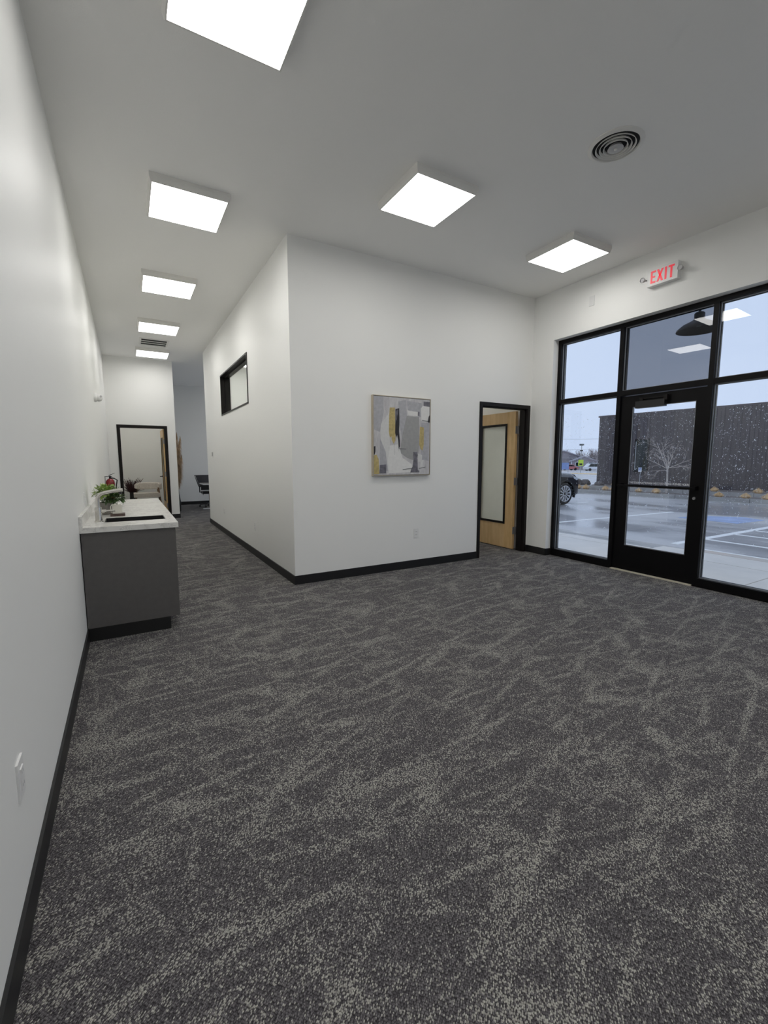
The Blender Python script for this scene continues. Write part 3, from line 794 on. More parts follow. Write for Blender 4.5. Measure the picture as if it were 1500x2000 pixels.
# ------------------------------------------------------------------ counter
CY0, CY1 = 3.93, 6.58
cb = empty('base_cabinet', (-0.01, CY0, 0), 'charcoal laminate sink cabinet with recessed black kick', 'cabinet')
bm = bm_()
for q in ((XL + .006, .292, CY0, CY0 + .018, .105, .845), (XL + .006, .292, CY1 - .018, CY1, .105, .845), (XL + .006, .292, CY0 + .018, CY1 - .018, .105, .123), (XL + .006, XL + .018, CY0 + .018, CY1 - .018, .123, .845)): box(bm, *q)
obj('carcass', bm, M_CAB, cb)
obj('kick', bx(XL + 0.006, 0.240, CY0 + 0.004, CY1, 0, 0.105), M_KICK, cb)
for k in range(5):
    w = (CY1 - CY0 - 0.02) / 5
    a = CY0 + 0.019 + k * w
    obj('cabinet_door', bx(0.292, 0.312, a + 0.0015, a + w - 0.0015, 0.107, 0.842), M_CAB, cb, bevel=0.001)
obj('end_panel', bx(0.292, 0.312, CY0, CY0 + 0.018, 0.105, 0.845), M_CAB, cb)
ct = empty('countertop', (0, CY0, 0.845), 'pale marbled quartz worktop with backsplash', 'worktop')
bm = bm_()
sx0, sx1, sy0, sy1 = -0.185, 0.262, 4.195, 4.505
X0, X1, Y0, Y1 = XL, 0.333, 3.912, 6.60
for q in ((X0, X1, Y0, sy0), (X0, X1, sy1, Y1), (X0, sx0, sy0, sy1), (sx1, X1, sy0, sy1)): box(bm, *q, 0.845, 0.885)
bmesh.ops.remove_doubles(bm, verts=bm.verts, dist=1e-5)
obj('slab', bm, M_QUARTZ, ct)
obj('backsplash', bx(XL, XL + 0.021, Y0 + 0.002, Y1, 0.885, 0.968), M_QUARTZ, ct, bevel=0.001)
sk = empty('sink', (0.04, 4.35, 0.62), 'black undermount sink set in the pale worktop', 'sink')
bm = bm_(); zt, zb2 = 0.8840, 0.64
o_ = 0.006
for q in ((sx0 + .0005, sx0 + o_, sy0 + .0005, sy1 - .0005), (sx1 - o_, sx1 - .0005, sy0 + .0005, sy1 - .0005), (sx0 + o_, sx1 - o_, sy0 + .0005, sy0 + o_), (sx0 + o_, sx1 - o_, sy1 - o_, sy1 - .0005)): box(bm, *q, zb2, zt)
box(bm, sx0 + .0005, sx1 - .0005, sy0 + .0005, sy1 - .0005, zb2 - 0.012, zb2)
obj('basin', bm, M_SINK, sk)
bm = bm_(); lathe(bm, [(0.044, zb2), (0.044, zb2 + .003), (0.03, zb2 + .001), (0.0, zb2 + .001)], 20, (0.04, 4.35, 0), caps=False); obj('drain', bm, M_SATIN, sk, smooth=True)
fa = empty('faucet', (-0.225, 4.27, 0.885), 'brushed nickel single lever faucet beside the sink', 'faucet')
fx, fy = -0.225, 4.27
bm = bm_(); lathe(bm, [(0.032, 0.885), (0.032, 0.890), (0.025, 0.895), (0.025, 1.000), (0.0245, 1.003), (0.017, 1.004)], 24, (fx, fy, 0)); obj('body', bm, M_NICKEL, fa, smooth=True)
bm = bm_(); P = [(fx, fy, 1.003), (fx, fy, 1.06)]
for k in range(1, 9):
    a = k / 8 * math.radians(78)
    P.append((fx + 0.06 * (1 - math.cos(a)), fy, 1.06 + 0.06 * math.sin(a)))
x_, z_ = P[-1][0], P[-1][2]
P += [(x_ + 0.06, fy, z_ + 0.012), (x_ + 0.135, fy, z_ + 0.022)]
tube(bm, P, 0.0155, 14); obj('spout', bm, M_NICKEL, fa, smooth=True)
bm = bm_(); tube(bm, [(x_ + 0.115, fy, z_ + 0.018), (x_ + 0.115, fy, z_ - 0.012)], 0.012, 12); obj('spray_head', bm, M_BLACK, fa, smooth=True)
bm = bm_(); tube(bm, [(fx + 0.02, fy, 0.970), (fx + 0.055, fy, 0.970)], 0.0135, 14); tube(bm, [(fx + 0.055, fy, 0.970), (fx + 0.118, fy, 0.972)], 0.0085, 10); obj('lever', bm, M_NICKEL, fa, smooth=True)

# countertop things
pp = empty('potted_plant', (-0.190, 4.86, 0.885), 'leafy green plant in grey cement pot on the worktop', 'plant')
bm = bm_(); lathe(bm, [(0.050, 0.885), (0.056, 0.89), (0.066, 0.985), (0.066, 0.995), (0.060, 0.995), (0.058, 0.975), (0.0, 0.975)], 28, (-0.190, 4.86, 0), caps=False)
obj('pot', bm, M_POT, pp, smooth=True)
def leaf(bm, p, d, upv, L, W, mi=0):
    d = Vector(d).normalized(); s = d.cross(Vector(upv)).normalized(); n = s.cross(d)
    p = Vector(p)
    a = bm.verts.new(p); b = bm.verts.new(p + d * L * .45 + s * W + n * L * .06); c_ = bm.verts.new(p + d * L - n * L * .12); e = bm.verts.new(p + d * L * .45 - s * W + n * L * .06); m_ = bm.verts.new(p + d * L * .45 + n * L * .02)
    for f in ((a, b, m_), (b, c_, m_), (c_, e, m_), (e, a, m_)):
        fc = bm.faces.new(f); fc.material_index = mi
def bush(bm, ctr, rad, n, L, W, rng, mi=0, zmin=-1):
    for _ in range(n):
        th, ph = rng.uniform(0, 2 * PI), math.acos(rng.uniform(-0.6, 1))
        d = Vector((math.sin(ph) * math.cos(th), math.sin(ph) * math.sin(th), math.cos(ph)))
        r = rng.uniform(0.35, 1.0)
        p = Vector(ctr) + Vector((d.x * rad[0], d.y * rad[1], d.z * rad[2])) * r
        if p.z < zmin: continue
        dd = d + Vector((rng.uniform(-.6, .6), rng.uniform(-.6, .6), rng.uniform(-.6, .4)))
        leaf(bm, p, dd, (rng.uniform(-.3, .3), rng.uniform(-.3, .3), 1), L * rng.uniform(.7, 1.3), W * rng.uniform(.7, 1.3), mi)
rng = random.Random(3)
bm = bm_(); bush(bm, (-0.180, 4.86, 1.085), (0.098, 0.10, 0.068), 420, 0.036, 0.011, rng, zmin=1.0)
obj('foliage', bm, M_GREEN, pp)
bm = bm_(); bush(bm, (-0.120, 4.80, 1.030), (0.078, 0.065, 0.045), 330, 0.036, 0.010, rng, zmin=0.99)
obj('lower_foliage', bm, M_GREEN2, pp, label='darker drooping leaves')
bm = bm_()
for _ in range(26):
    a = rng.uniform(0, 2 * PI); r = rng.uniform(.02, .07)
    tube(bm, [(-0.190 + .02 * math.cos(a), 4.86 + .02 * math.sin(a), 0.97), (-0.185 + r * math.cos(a), 4.86 + r * math.sin(a), 1.06), (-0.18 + 1.5 * r * math.cos(a), 4.86 + 1.5 * r * math.sin(a), 1.10 + rng.uniform(0, .055))], 0.0012, 4)
obj('stem', bm, M_GREEN2, pp)
jr = empty('ceramic_jar', (-0.10, 4.66, 0.908), 'small square cream ceramic jar on brown block', 'jar')
jx, jy = -0.100, 4.66
bm = bm_()
for q in ((jx - .038, jx - .032, jy - .038, jy + .038), (jx + .032, jx + .038, jy - .038, jy + .038), (jx - .032, jx + .032, jy - .038, jy - .032), (jx - .032, jx + .032, jy + .032, jy + .038)): box(bm, *q, 0.908, 0.985)
box(bm, jx - .032, jx + .032, jy - .032, jy + .032, 0.908, 0.972)
obj('vessel', bm, M_CERAM, jr)
bm = bm_(); tube(bm, [(jx - .045, jy - .03, .915), (jx - .048, jy - .05, .93), (jx - .048, jy - .05, .975), (jx - .040, jy - .05, .990), (jx - .005, jy - .05, .992)], 0.004, 8); obj('handle', bm, M_CERAM, jr, smooth=True)
bm = bm_(); bush(bm, (jx - .0, jy, 0.99), (0.02, 0.02, 0.012), 22, 0.012, 0.005, rng); obj('flower', bm, mat('white_petal', (0.8, 0.8, 0.76), 0.6, var=(8, .05)), jr)
obj('wooden_coaster', bx(jx - .055, jx + .060, jy - .055, jy + .050, 0.885, 0.908), M_BROWN, label='dark brown wooden block under the ceramic jar', cat='coaster', bevel=0.002)

# fire extinguisher
fe = empty('fire_extinguisher', (-0.257, 8.70, 0.70), 'red fire extinguisher hung on the long wall past the counter', 'extinguisher')
ex_x, ex_y = -0.257, 8.70
bm = bm_(); lathe(bm, [(0.060, 0.70), (0.066, 0.71), (0.066, 1.02), (0.058, 1.055), (0.035, 1.08), (0.020, 1.09)], 28, (ex_x, ex_y, 0)); obj('cylinder', bm, M_EXTG, fe, smooth=True)
bm = bm_(); lathe(bm, [(0.0668, 0.80), (0.0668, 0.97)], 28, (ex_x, ex_y, 0), caps=False); obj('label_band', bm, M_LABEL, fe, smooth=True)
bm = bm_(); lathe(bm, [(0.016, 1.09), (0.016, 1.125), (0.010, 1.13)], 14, (ex_x, ex_y, 0)); box(bm, ex_x - .10, ex_x + .03, ex_y - .010, ex_y + .010, 1.118, 1.126); prism(bm, [(ex_x - .02, 1.13), (ex_x + .07, 1.175), (ex_x + .07, 1.181), (ex_x - .02, 1.142)], .02, 'Y', ex_y - .01); obj('valve', bm, M_BLACK, fe)
bm = bm_(); tube(bm, [(ex_x + .01, ex_y - .01, 1.10), (ex_x + .06, ex_y - .03, 1.09), (ex_x + .10, ex_y - .04, 1.06), (ex_x + .085, ex_y - .045, 0.98), (ex_x + .078, ex_y - .03, .86)], 0.010, 8); obj('hose', bm, M_BLACK, fe, smooth=True)
obj('wall_bracket', bx(XL, XL + 0.014, ex_y - .03, ex_y + .03, .85, 1.12), M_SATIN, fe)

# ------------------------------------------------------------------ lounge room
lc = empty('lounge_chair', (0.50, 14.05, 0), 'cream upholstered lounge chair with curved back beyond the hall door', 'chair')
bm = bm_()
def rbox(bm, x0, x1, y0, y1, z0, z1): box(bm, x0, x1, y0, y1, z0, z1)
obj('seat', bx(0.115, 0.76, 13.72, 14.34, 0.385, 0.495), M_CREAM, lc, bevel=0.04, seg=3, smooth=True)
bm = bm_()
nn = 18
inner, outer = [], []
ctr = Vector((0.47, 14.02)); ra, rb = 0.355, 0.36
secs = []
for k in range(nn + 1):
    a = math.radians(-38 + k * (196 / nn))        # wraps round the right side and the back
    d = Vector((math.cos(a), math.sin(a)))
    po = Vector((ctr.x + d.x * ra, ctr.y + d.y * rb)); pi_ = Vector((ctr.x + d.x * (ra - .085), ctr.y + d.y * (rb - .085)))
    e = min(k, nn - k) / nn
    z1 = 0.795 - (0.02 if e > .15 else 0.05 * (1 - e / .15)); z0 = 0.575 + (0.0 if e > .1 else 0.03 * (1 - e / .1))
    secs.append([bm.verts.new((po.x, po.y, z0 + .02)), bm.verts.new((po.x, po.y, z1 - .03)), bm.verts.new((po.x * .6 + pi_.x * .4, po.y * .6 + pi_.y * .4, z1)), bm.verts.new((pi_.x, pi_.y, z1 - .03)), bm.verts.new((pi_.x, pi_.y, z0 + .02)), bm.verts.new((po.x * .5 + pi_.x * .5, po.y * .5 + pi_.y * .5, z0))])
for a, b in zip(secs, secs[1:]):
    for k in range(6): bm.faces.new((a[k], a[(k + 1) % 6], b[(k + 1) % 6], b[k]))
bm.faces.new(secs[0]); bm.faces.new(secs[-1][::-1])
obj('backrest', bm, M_CREAM, lc, smooth=True)
for (tx, ty, bx_, by_, zt_) in ((0.17, 13.80, 0.14, 13.74, .40), (0.72, 13.82, 0.80, 13.76, .64), (0.20, 14.28, 0.16, 14.36, .60), (0.72, 14.26, 0.79, 14.34, .64)):
    bm = bm_(); tube(bm, [(tx, ty, zt_), (bx_, by_, 0)], [0.022, 0.014], 8); obj('leg', bm, M_WALNUT, lc, smooth=True)
fv = empty('floor_vase_plant', (0.09, 14.35, 0), 'dark plum dried plant in tall black vase beside lounge chair', 'plant')
bm = bm_(); lathe(bm, [(0.05, 0), (0.06, .01), (0.075, .30), (0.07, .5), (0.062, .5), (0.06, .48), (0, .48)], 20, (0.09, 14.35, 0), caps=False); obj('vase', bm, M_VASE, fv, smooth=True)
bm = bm_(); r2 = random.Random(5)
for _ in range(170):
    a = r2.uniform(0, 2 * PI); s_ = math.sqrt(r2.random())
    h = r2.uniform(.62, .97) - s_ * .08
    q = Vector((0.09 + .04 * s_ * math.cos(a), 14.35 + .04 * s_ * math.sin(a), .47)); e = Vector((0.13 + .27 * s_ * math.cos(a), 14.35 + .22 * s_ * math.sin(a), h))
    mid = (q + e) / 2 + Vector((0, 0, .03))
    tube(bm, [q, mid, e], [.004, .004, .002], 4)
    for j in range(5):
        p = q.lerp(e, .4 + .6 * j / 5); leaf(bm, p, (math.cos(a + r2.uniform(-1, 1)), math.sin(a + r2.uniform(-1, 1)), 1.6), (0, 1, .2), .035, .004)
obj('foliage', bm, M_PLUM, fv)

# ------------------------------------------------------------------ far room
pg = empty('pampas_vase', (1.155, 13.2, 0), 'tall tan pampas plumes in vase behind the hall end wall', 'plant')
bm = bm_(); lathe(bm, [(0.045, 0), (0.06, .02), (0.07, .25), (0.04, .5), (0.034, .6), (0.045, .63), (0.04, .63), (0.03, .6)], 20, (1.155, 13.2, 0)); obj('vase', bm, M_VASE, pg, smooth=True)
r3 = random.Random(11)
for j in range(7):
    bm = bm_()
    lean = [0.13, 0.10, 0.04, 0.03, 0.14, 0.09, 0.10][j]; dy = r3.uniform(-.12, .12); top = [2.05, 1.85, 2.15, 1.95, 1.55, 1.45, 1.25][j]
    def at(t_): return Vector((1.155 + lean * t_ ** 1.5, 13.2 + dy * t_, .6 + (top - .6) * t_))
    tube(bm, [at(0), at(.35), at(.7), at(1)], .003, 4)
    for k in range(900):
        t_ = r3.uniform(.18, 1.0); p = at(t_); a = r3.uniform(0, 2 * PI)
        wdt = .125 * math.sin(PI * min(1, (t_ - .10) / .92)) + .015
        e = p + Vector((math.cos(a) * wdt, math.sin(a) * wdt, -r3.uniform(.04, .20)))
        e.x = max(e.x, 1.062)
        s_ = Vector((-math.sin(a), math.cos(a), 0)) * .004
        v1, v2, v3 = bm.verts.new(p - s_), bm.verts.new(p + s_), bm.verts.new(e); bm.faces.new((v1, v2, v3))
    obj('plume', bm, M_PAMPAS, pg)

dk = empty('desk', (2.45, 13.50, 0), 'white desk edge in the far room in front of mesh chair', 'desk')
obj('desk_top', bx(1.81, 3.30, 13.16, 13.84, 0.716, 0.739), mat('grey_wood_desk', (0.22, 0.20, 0.18), 0.5, var=(12, .1)), dk)
bm = bm_()
for q in ((1.80, 3.30, 13.15, 13.16), (1.80, 3.30, 13.84, 13.85), (1.80, 1.81, 13.16, 13.84)): box(bm, *q, 0.712, 0.741)
obj('edge_band', bm, M_DESK, dk)
for x in (2.05, 3.1):
    bm = bm_(); box(bm, x - .03, x + .03, 13.46, 13.54, .03, .715); obj('leg', bm, M_DESK, dk)
obj('foot_bar', bx(1.82, 3.2, 13.47, 13.53, 0.0, 0.03), M_DESK, dk)
oc = empty('office_chair', (2.12, 14.20, 0), 'black mesh back office chair behind the desk', 'chair')
bm = bm_()
# mesh back: curved panel leaning, in local coords relative to the world centre
def back_pt(u, v):   # u across -.5..5, v up 0..1
    y = 14.36 + 0.10 * v * v - 0.05 * (1 - (2 * u) ** 2)
    return Vector((2.07 + u * .44 + (-.10) * v, y, .60 + .34 * v))
def sheet(bm, u0, u1, v0, v1, n, mth, off):
    g_ = [[bm.verts.new(back_pt(u0 + (u1 - u0) * i / n, v0 + (v1 - v0) * j / mth) + Vector((0, off, 0))) for j in range(mth + 1)] for i in range(n + 1)]
    for i in range(n):
        for j in range(mth): bm.faces.new((g_[i][j], g_[i + 1][j], g_[i + 1][j + 1], g_[i][j + 1]))
sheet(bm, -.46, .46, .03, .97, 8, 6, 0); sheet(bm, -.46, .46, .03, .97, 8, 6, .006)
obj('backrest', bm, M_MESHB, oc)
bm = bm_()
P = [back_pt(-.5, 0), back_pt(-.5, .5), back_pt(-.5, 1), back_pt(0, 1.0), back_pt(.5, 1), back_pt(.5, .5), back_pt(.5, 0), back_pt(0, -.02), back_pt(-.5, 0)]
tube(bm, P, .014, 8, caps=False); obj('back_frame', bm, M_BLACK, oc)
obj('lumbar_panel', bx(1.90, 2.28, 14.30, 14.345, .50, .655), M_BLACK, oc, bevel=.012)
obj('seat', bx(1.90, 2.36, 13.98, 14.42, .40, .47), M_BLACK, oc, bevel=.025, seg=2, smooth=True)
for sx in (-1, 1):
    bm = bm_(); xx = 2.12 + sx * .27
    tube(bm, [(2.12 + sx * .2, 14.25, .44), (xx, 14.25, .44), (xx, 14.25, .62), (xx, 14.32, .655), (xx, 14.05, .655)], .016, 8); obj('armrest', bm, M_BLACK, oc)
bm = bm_(); tube(bm, [(2.12, 14.20, .43), (2.12, 14.20, .10)], .026, 12); tube(bm, [(2.12, 14.20, .43), (1.93, 14.12, .41), (1.92, 14.10, .36)], .008, 6); obj('gas_lift', bm, M_BLACK, oc, smooth=True)
for k in range(5):
    a = 2 * PI * k / 5 + .35; e = Vector((2.12 + .29 * math.cos(a), 14.2 + .29 * math.sin(a), .075))
    bm = bm_(); tube(bm, [(2.12, 14.2, .11), e], [.024, .015], 8); L_ = obj('base_spoke', bm, M_BLACK, oc)
    bm = bm_(); lathe(bm, [(.028, -.02), (.028, .02)], 14, (e.x, e.y, .028), 'X'); obj('caster', bm, M_BLACK, L_)

# ------------------------------------------------------------------ outside
e_ = Vector((0.9975, -0.055, 0)); n_ = Vector((0.055, 0.9975, 0))     # the lot runs slightly askew of the room
O_ = Vector((8.0, 4.0, 0))
def W(a, b, z=0.0): return O_ + e_ * a + n_ * b + Vector((0, 0, z))
def quadbox(bm, a0, a1, b0, b1, z0, z1, mi=0):
    vs = box(bm, a0, a1, b0, b1, z0, z1, mi)
    for v in vs:
        w = W(v.co.x, v.co.y, v.co.z); v.co = w
GZ = -0.15
bm = bm_()
vs = [bm.verts.new(p) for p in ((XO, -30, GZ - .02), (19.3, -30, GZ - .02), (19.3, 40, GZ - .02), (XO, 40, GZ - .02))]
bm.faces.new(vs); bmesh.ops.solidify(bm, geom=bm.faces[:], thickness=0.12)
bm2 = bm_(); box(bm2, 7.3, 19.6, -30, 40, GZ - 0.12, GZ); bm.free()
S('road', bm2, M_ASPH, 'wet grey asphalt parking lot outside the glass front', 'road')
# far ground, falling gently away
bm = bm_()
prof = [(19.6, -0.16), (30, -0.22), (60, -0.62), (110, -1.25), (400, -4.8)]
rows = [[bm.verts.new((x, y, z)) for x, z in prof] for y in (-60, 400)]
for k in range(len(prof) - 1): bm.faces.new((rows[0][k], rows[0][k + 1], rows[1][k + 1], rows[1][k]))
S('ground', bm, M_ASPH, 'wet street beyond the dark building', 'ground')
# sidewalk slabs with open joints, kerb, ramp
sw = empty('sidewalk', (6.7, 3, -0.03), 'grey concrete walk of jointed slabs outside the door', 'sidewalk', kind='structure')
b_lines = [-2.6, -0.9, 0.6, 2.16, 3.9, 5.5, 7.1, 8.7]
a_lines = [XO + 0.002, 6.98, 7.62]
for j in range(len(b_lines) - 1):
    for i in range(2):
        a0, a1 = a_lines[i], a_lines[i + 1]
        if i == 1 and b_lines[j] >= 3.8: a1 = 7.30
        obj('slab', bx(a0, a1 - 0.012, b_lines[j] + 0.006, b_lines[j + 1] - 0.006, -0.16, -0.03), M_CONC, sw, bevel=0.004)
bm = bm_(); box(bm, XO + .002, 7.60, -2.6, 8.7, -0.2, -0.045); obj('bedding', bm, M_KERB, sw)
kb = empty('kerb', (7.75, 1, -0.15), 'concrete kerb with rusty stains and white painted edge by the hatched bay', 'kerb', kind='structure')
for j in range(4):
    obj('kerb_stone', bx(7.62, 7.83, -2.4 + 1.5 * j + .004, -2.4 + 1.5 * (j + 1) - .004, -0.25, -0.03), M_RUST, kb, bevel=0.008)
obj('edge_line', bx(7.83, 7.90, -2.4, 3.6, -0.25, -0.028), M_LINE, kb, bevel=0.006)
# ramp
bm = bm_()
A = [(7.29, 3.9, -.03), (7.29, 9, -.03), (8.35, 9.3, GZ + .001), (8.35, 3.75, GZ + .001)]
vt = [bm.verts.new(p) for p in A]; vb = [bm.verts.new((p[0], p[1], -0.26)) for p in A]
bm.faces.new(vt); bm.faces.new(vb[::-1])
for k in range(4): bm.faces.new((vt[k], vb[k], vb[(k + 1) % 4], vt[(k + 1) % 4]))
S('trim_1', bm, concrete_mat('wet_ramp', (0.68, 0.65, 0.61), (0.58, 0.56, 0.54), 0.25), 'wet concrete ramp from the walk to the lot', 'ramp')
# paint lines
rm = empty('road_markings', (10, 4, GZ), 'white painted bay lines and blue bay patch on wet asphalt', 'road marking', kind='structure')
def line(p, q, w, m=M_LINE, nm='marking_line'):
    p, q = Vector((*p, 0)), Vector((*q, 0)); d = (q - p).normalized(); s_ = Vector((-d.y, d.x, 0)) * w / 2
    bm = bm_(); A = [p - s_, q - s_, q + s_, p + s_]
    vt = [bm.verts.new((a.x, a.y, GZ + .004)) for a in A]; vb = [bm.verts.new((a.x, a.y, GZ - .01)) for a in A]
    bm.faces.new(vt)
    for k in range(4): bm.faces.new((vt[k], vb[k], vb[(k + 1) % 4], vt[(k + 1) % 4]))
    return obj(nm, bm, m, rm)
line((9.2, 7.22), (13.98, 6.97), 0.10)
line((8.63, 4.24), (13.9, 4.20), 0.13)
line((9.4, 10.4), (14.6, 10.22), 0.10)
for x in (9.67, 10.83, 11.76, 12.8): line((x, 4.17), (x - .12, 1.2), 0.10)
line((8.63, 1.15), (13.8, 1.05), 0.13)
bm = bm_(); A = [(12.7, 6.2), (13.6, 6.15), (14.3, 5.3), (14.0, 4.75), (12.7, 4.85)]
bm.faces.new([bm.verts.new((a, b, GZ + .003)) for a, b in A]); obj('blue_patch', bm, M_BLUEP, rm, label='worn blue paint patch')
# planter, its kerb
kd = Vector((0.0868, -0.9962, 0)); ko = Vector((18.62, 13.6, 0)); kx = Vector((0.9962, 0.0868, 0))
def K(a, b, z): return ko + kx * a + kd * b + Vector((0, 0, z))
def kbox(bm, a0, a1, b0, b1, z0, z1):
    for v in box(bm, a0, a1, b0, b1, z0, z1): v.co = K(v.co.x, v.co.y, v.co.z)
kk = empty('kerb', K(0, 4, GZ), 'long pale kerb along the planting bed at the dark building', 'kerb', kind='structure')
for j in range(10):
    bm = bm_(); kbox(bm, 0, 0.16, -3 + 2.4 * j + .006, -3 + 2.4 * (j + 1) - .006, -0.3, 0.0); obj('kerb_stone', bm, M_KERB, kk, bevel=0.02)
    bm = bm_(); kbox(bm, -0.42, 0, -3 + 2.4 * j + .006, -3 + 2.4 * (j + 1) - .006, -0.3, GZ + .006); obj('gutter_slab', bm, M_KERB, kk)
bm = bm_(); kbox(bm, 0.16, 3.9, -2.2, 21, -0.3, -0.03)
S('trim_2', bm, M_MULCH, 'dark gravel planting bed in front of the dark building', 'planting bed')

bm = bm_(); kbox(bm, 1.62, 3.25, -0.9, 21, -0.2, 0.105)
S('trim_4', bm, M_MULCH, 'raised gravel strip along the foot of the dark building', 'planting bed')
ke2 = empty('kerb', K(1.5, 9, 0), 'second low kerb edging the raised strip at the building foot', 'kerb', kind='structure')
for j in range(9):
    bm = bm_(); kbox(bm, 1.5, 1.62, -0.9 + 2.4 * j + .006, -0.9 + 2.4 * (j + 1) - .006, -0.2, 0.115); obj('kerb_stone', bm, M_KERB, ke2, bevel=0.015)

# dark ribbed building
BD = 3.32
db = empty('metal_building', K(BD, 10, 0), 'dark ribbed metal clad building across the wet lot', 'building')
bH = 3.66
PW = 0.60
def panel_mesh():
    bm = bm_()
    # one cladding panel, width PW along local x, ribs stand proud in -y
    prof = []
    for k in range(2):
        x = k * PW / 2
        prof += [(x, 0), (x + .03, -.035), (x + .13, -.035), (x + .16, 0)]
    prof.append((PW - .004, 0))
    lo = [bm.verts.new((x, y, 0)) for x, y in prof]; hi = [bm.verts.new((x, y, bH)) for x, y in prof]
    for k in range(len(prof) - 1): bm.faces.new((lo[k], lo[k + 1], hi[k + 1], hi[k]))
    bmesh.ops.recalc_face_normals(bm, faces=bm.faces)
    me = bpy.data.meshes.new('panel'); bm.to_mesh(me); bm.free(); me.materials.append(M_SIDING); return me
pme = panel_mesh()
ang = math.atan2(kd.y, kd.x)
for k in range(33):
    o = bpy.data.objects.new('wall_panel', pme); COL.objects.link(o); o.parent = db
    o.location = K(BD, -0.95 + k * PW, -0.03) - db.location; o.rotation_euler = (0, 0, ang)
for k in range(9):
    o = bpy.data.objects.new('wall_panel', pme); COL.objects.link(o); o.parent = db
    o.location = K(BD + (k + 1) * PW, -0.95, -0.03) - db.location; o.rotation_euler = (0, 0, ang + PI / 2 + PI)
    o.rotation_euler = (0, 0, ang - PI / 2 + PI * 0)
    o.location = K(BD + k * PW + PW, -0.95, -0.03) - db.location
bm = bm_(); kbox(bm, BD + .03, BD + 5.4, -0.93, -0.95 + 33 * PW, -0.03, bH - .02); obj('building_core', bm, M_SIDING, db)
bm = bm_(); kbox(bm, BD - .04, BD + 5.5, -1.0, -0.93 + 33 * PW, bH - .03, bH + .05); obj('parapet_cap', bm, M_SIDING, db)
wf = bm_()
wb0, wb1 = 0.95, 1.62
for q in ((wb0, wb0 + .05, .80, 2.42), (wb1 - .05, wb1, .80, 2.42), (wb0, wb1, .80, .86), (wb0, wb1, 2.36, 2.42)): kbox(wf, BD - .07, BD + .02, *q)
wfo = obj('window', wf, M_STEELFR, db)
bm = bm_(); kbox(bm, BD - .05, BD - .03, wb0 + .05, wb1 - .05, .86, 2.36); obj('pane', bm, M_DGLASS, wfo)
bm = bm_(); kbox(bm, BD - .08, BD - .06, wb0 + .06, wb0 + .09, .9, 2.3); obj('window_trim', bm, M_POST, wfo)

# bare tree
tp = Vector((20.3, 10.44, -0.03))
tr = empty('bare_tree', tp, 'small leafless tree against the dark building', 'tree')
r4 = random.Random(21)
bm = bm_(); tube(bm, [tp, tp + Vector((.01, .0, .6)), tp + Vector((0, .02, 1.05))], [.045, .038, .034], 8)
obj('trunk', bm, M_BARK, tr, smooth=True)
bm = bm_()
top = tp + Vector((0, .02, 1.05))
def limb(p, d, L, r, lev):
    n = 5; pts, rs = [Vector(p)], [r]; d = Vector(d).normalized()
    for k in range(n):
        d = (d + Vector((r4.uniform(-.14, .14), r4.uniform(-.14, .14), r4.uniform(-.08, .10)))).normalized()
        pts.append(pts[-1] + d * L / n); rs.append(r * (1 - .55 * (k + 1) / n))
    tube(bm, pts, rs, 5)
    if lev >= 3: return
    for k in range(4 if lev == 0 else 3):
        i = r4.choice([2, 3, 4, 5]); a = r4.uniform(0, 2 * PI); u, v = frame_of(d)
        nd = d * .7 + (u * math.cos(a) + v * math.sin(a)) * .75
        limb(pts[i], nd, L * r4.uniform(.42, .62), max(rs[i] * .6, .004), lev + 1)
for d, L, r in (((0, -.12, 1), .55, .030), ((0, .30, .95), .62, .028), ((0.1, -.35, .9), .60, .024), ((-.1, 1, .55), .75, .016), ((0, -1, .5), .75, .016), ((0.1, .9, -.05), .65, .012), ((-.2, -.9, .1), .65, .012), ((0, .5, 1), 1.05, .022)):
    limb(top + Vector((0, 0, r4.uniform(-.12, .05))), d, L * 1.3, r, 0)
obj('branches', bm, M_BARK, tr)

# straw grass tufts
def tuft(rng, R, H):
    bm = bm_()
    for _ in range(650):
        a = rng.uniform(0, 2 * PI); s_ = math.sqrt(rng.random())
        b = Vector((.4 * R * s_ * math.cos(a), .4 * R * s_ * math.sin(a), 0)); h = H * (1 - .45 * s_ * s_) * rng.uniform(.55, 1.2)
        a += rng.uniform(-.35, .35)
        q1, q2 = R * s_ * rng.uniform(.6, .8), R * s_ * rng.uniform(.85, 1.2)
        m1 = Vector((q1 * math.cos(a), q1 * math.sin(a), h * .85)); e = Vector((q2 * math.cos(a), q2 * math.sin(a), h * (1.08 - .55 * s_) * rng.uniform(.8, 1.1)))
        w = Vector((-math.sin(a), math.cos(a), 0)) * .006
        v = [bm.verts.new(q) for q in (b - w, b + w, m1 + w, m1 - w, e)]
        bm.faces.new((v[0], v[1], v[2], v[3])); bm.faces.new((v[3], v[2], v[4]))
    me = bpy.data.meshes.new('grass_tuft'); bm.to_mesh(me); bm.free(); me.materials.append(M_STRAW); return me
tm = [tuft(random.Random(i), .27, .30) for i in range(3)]
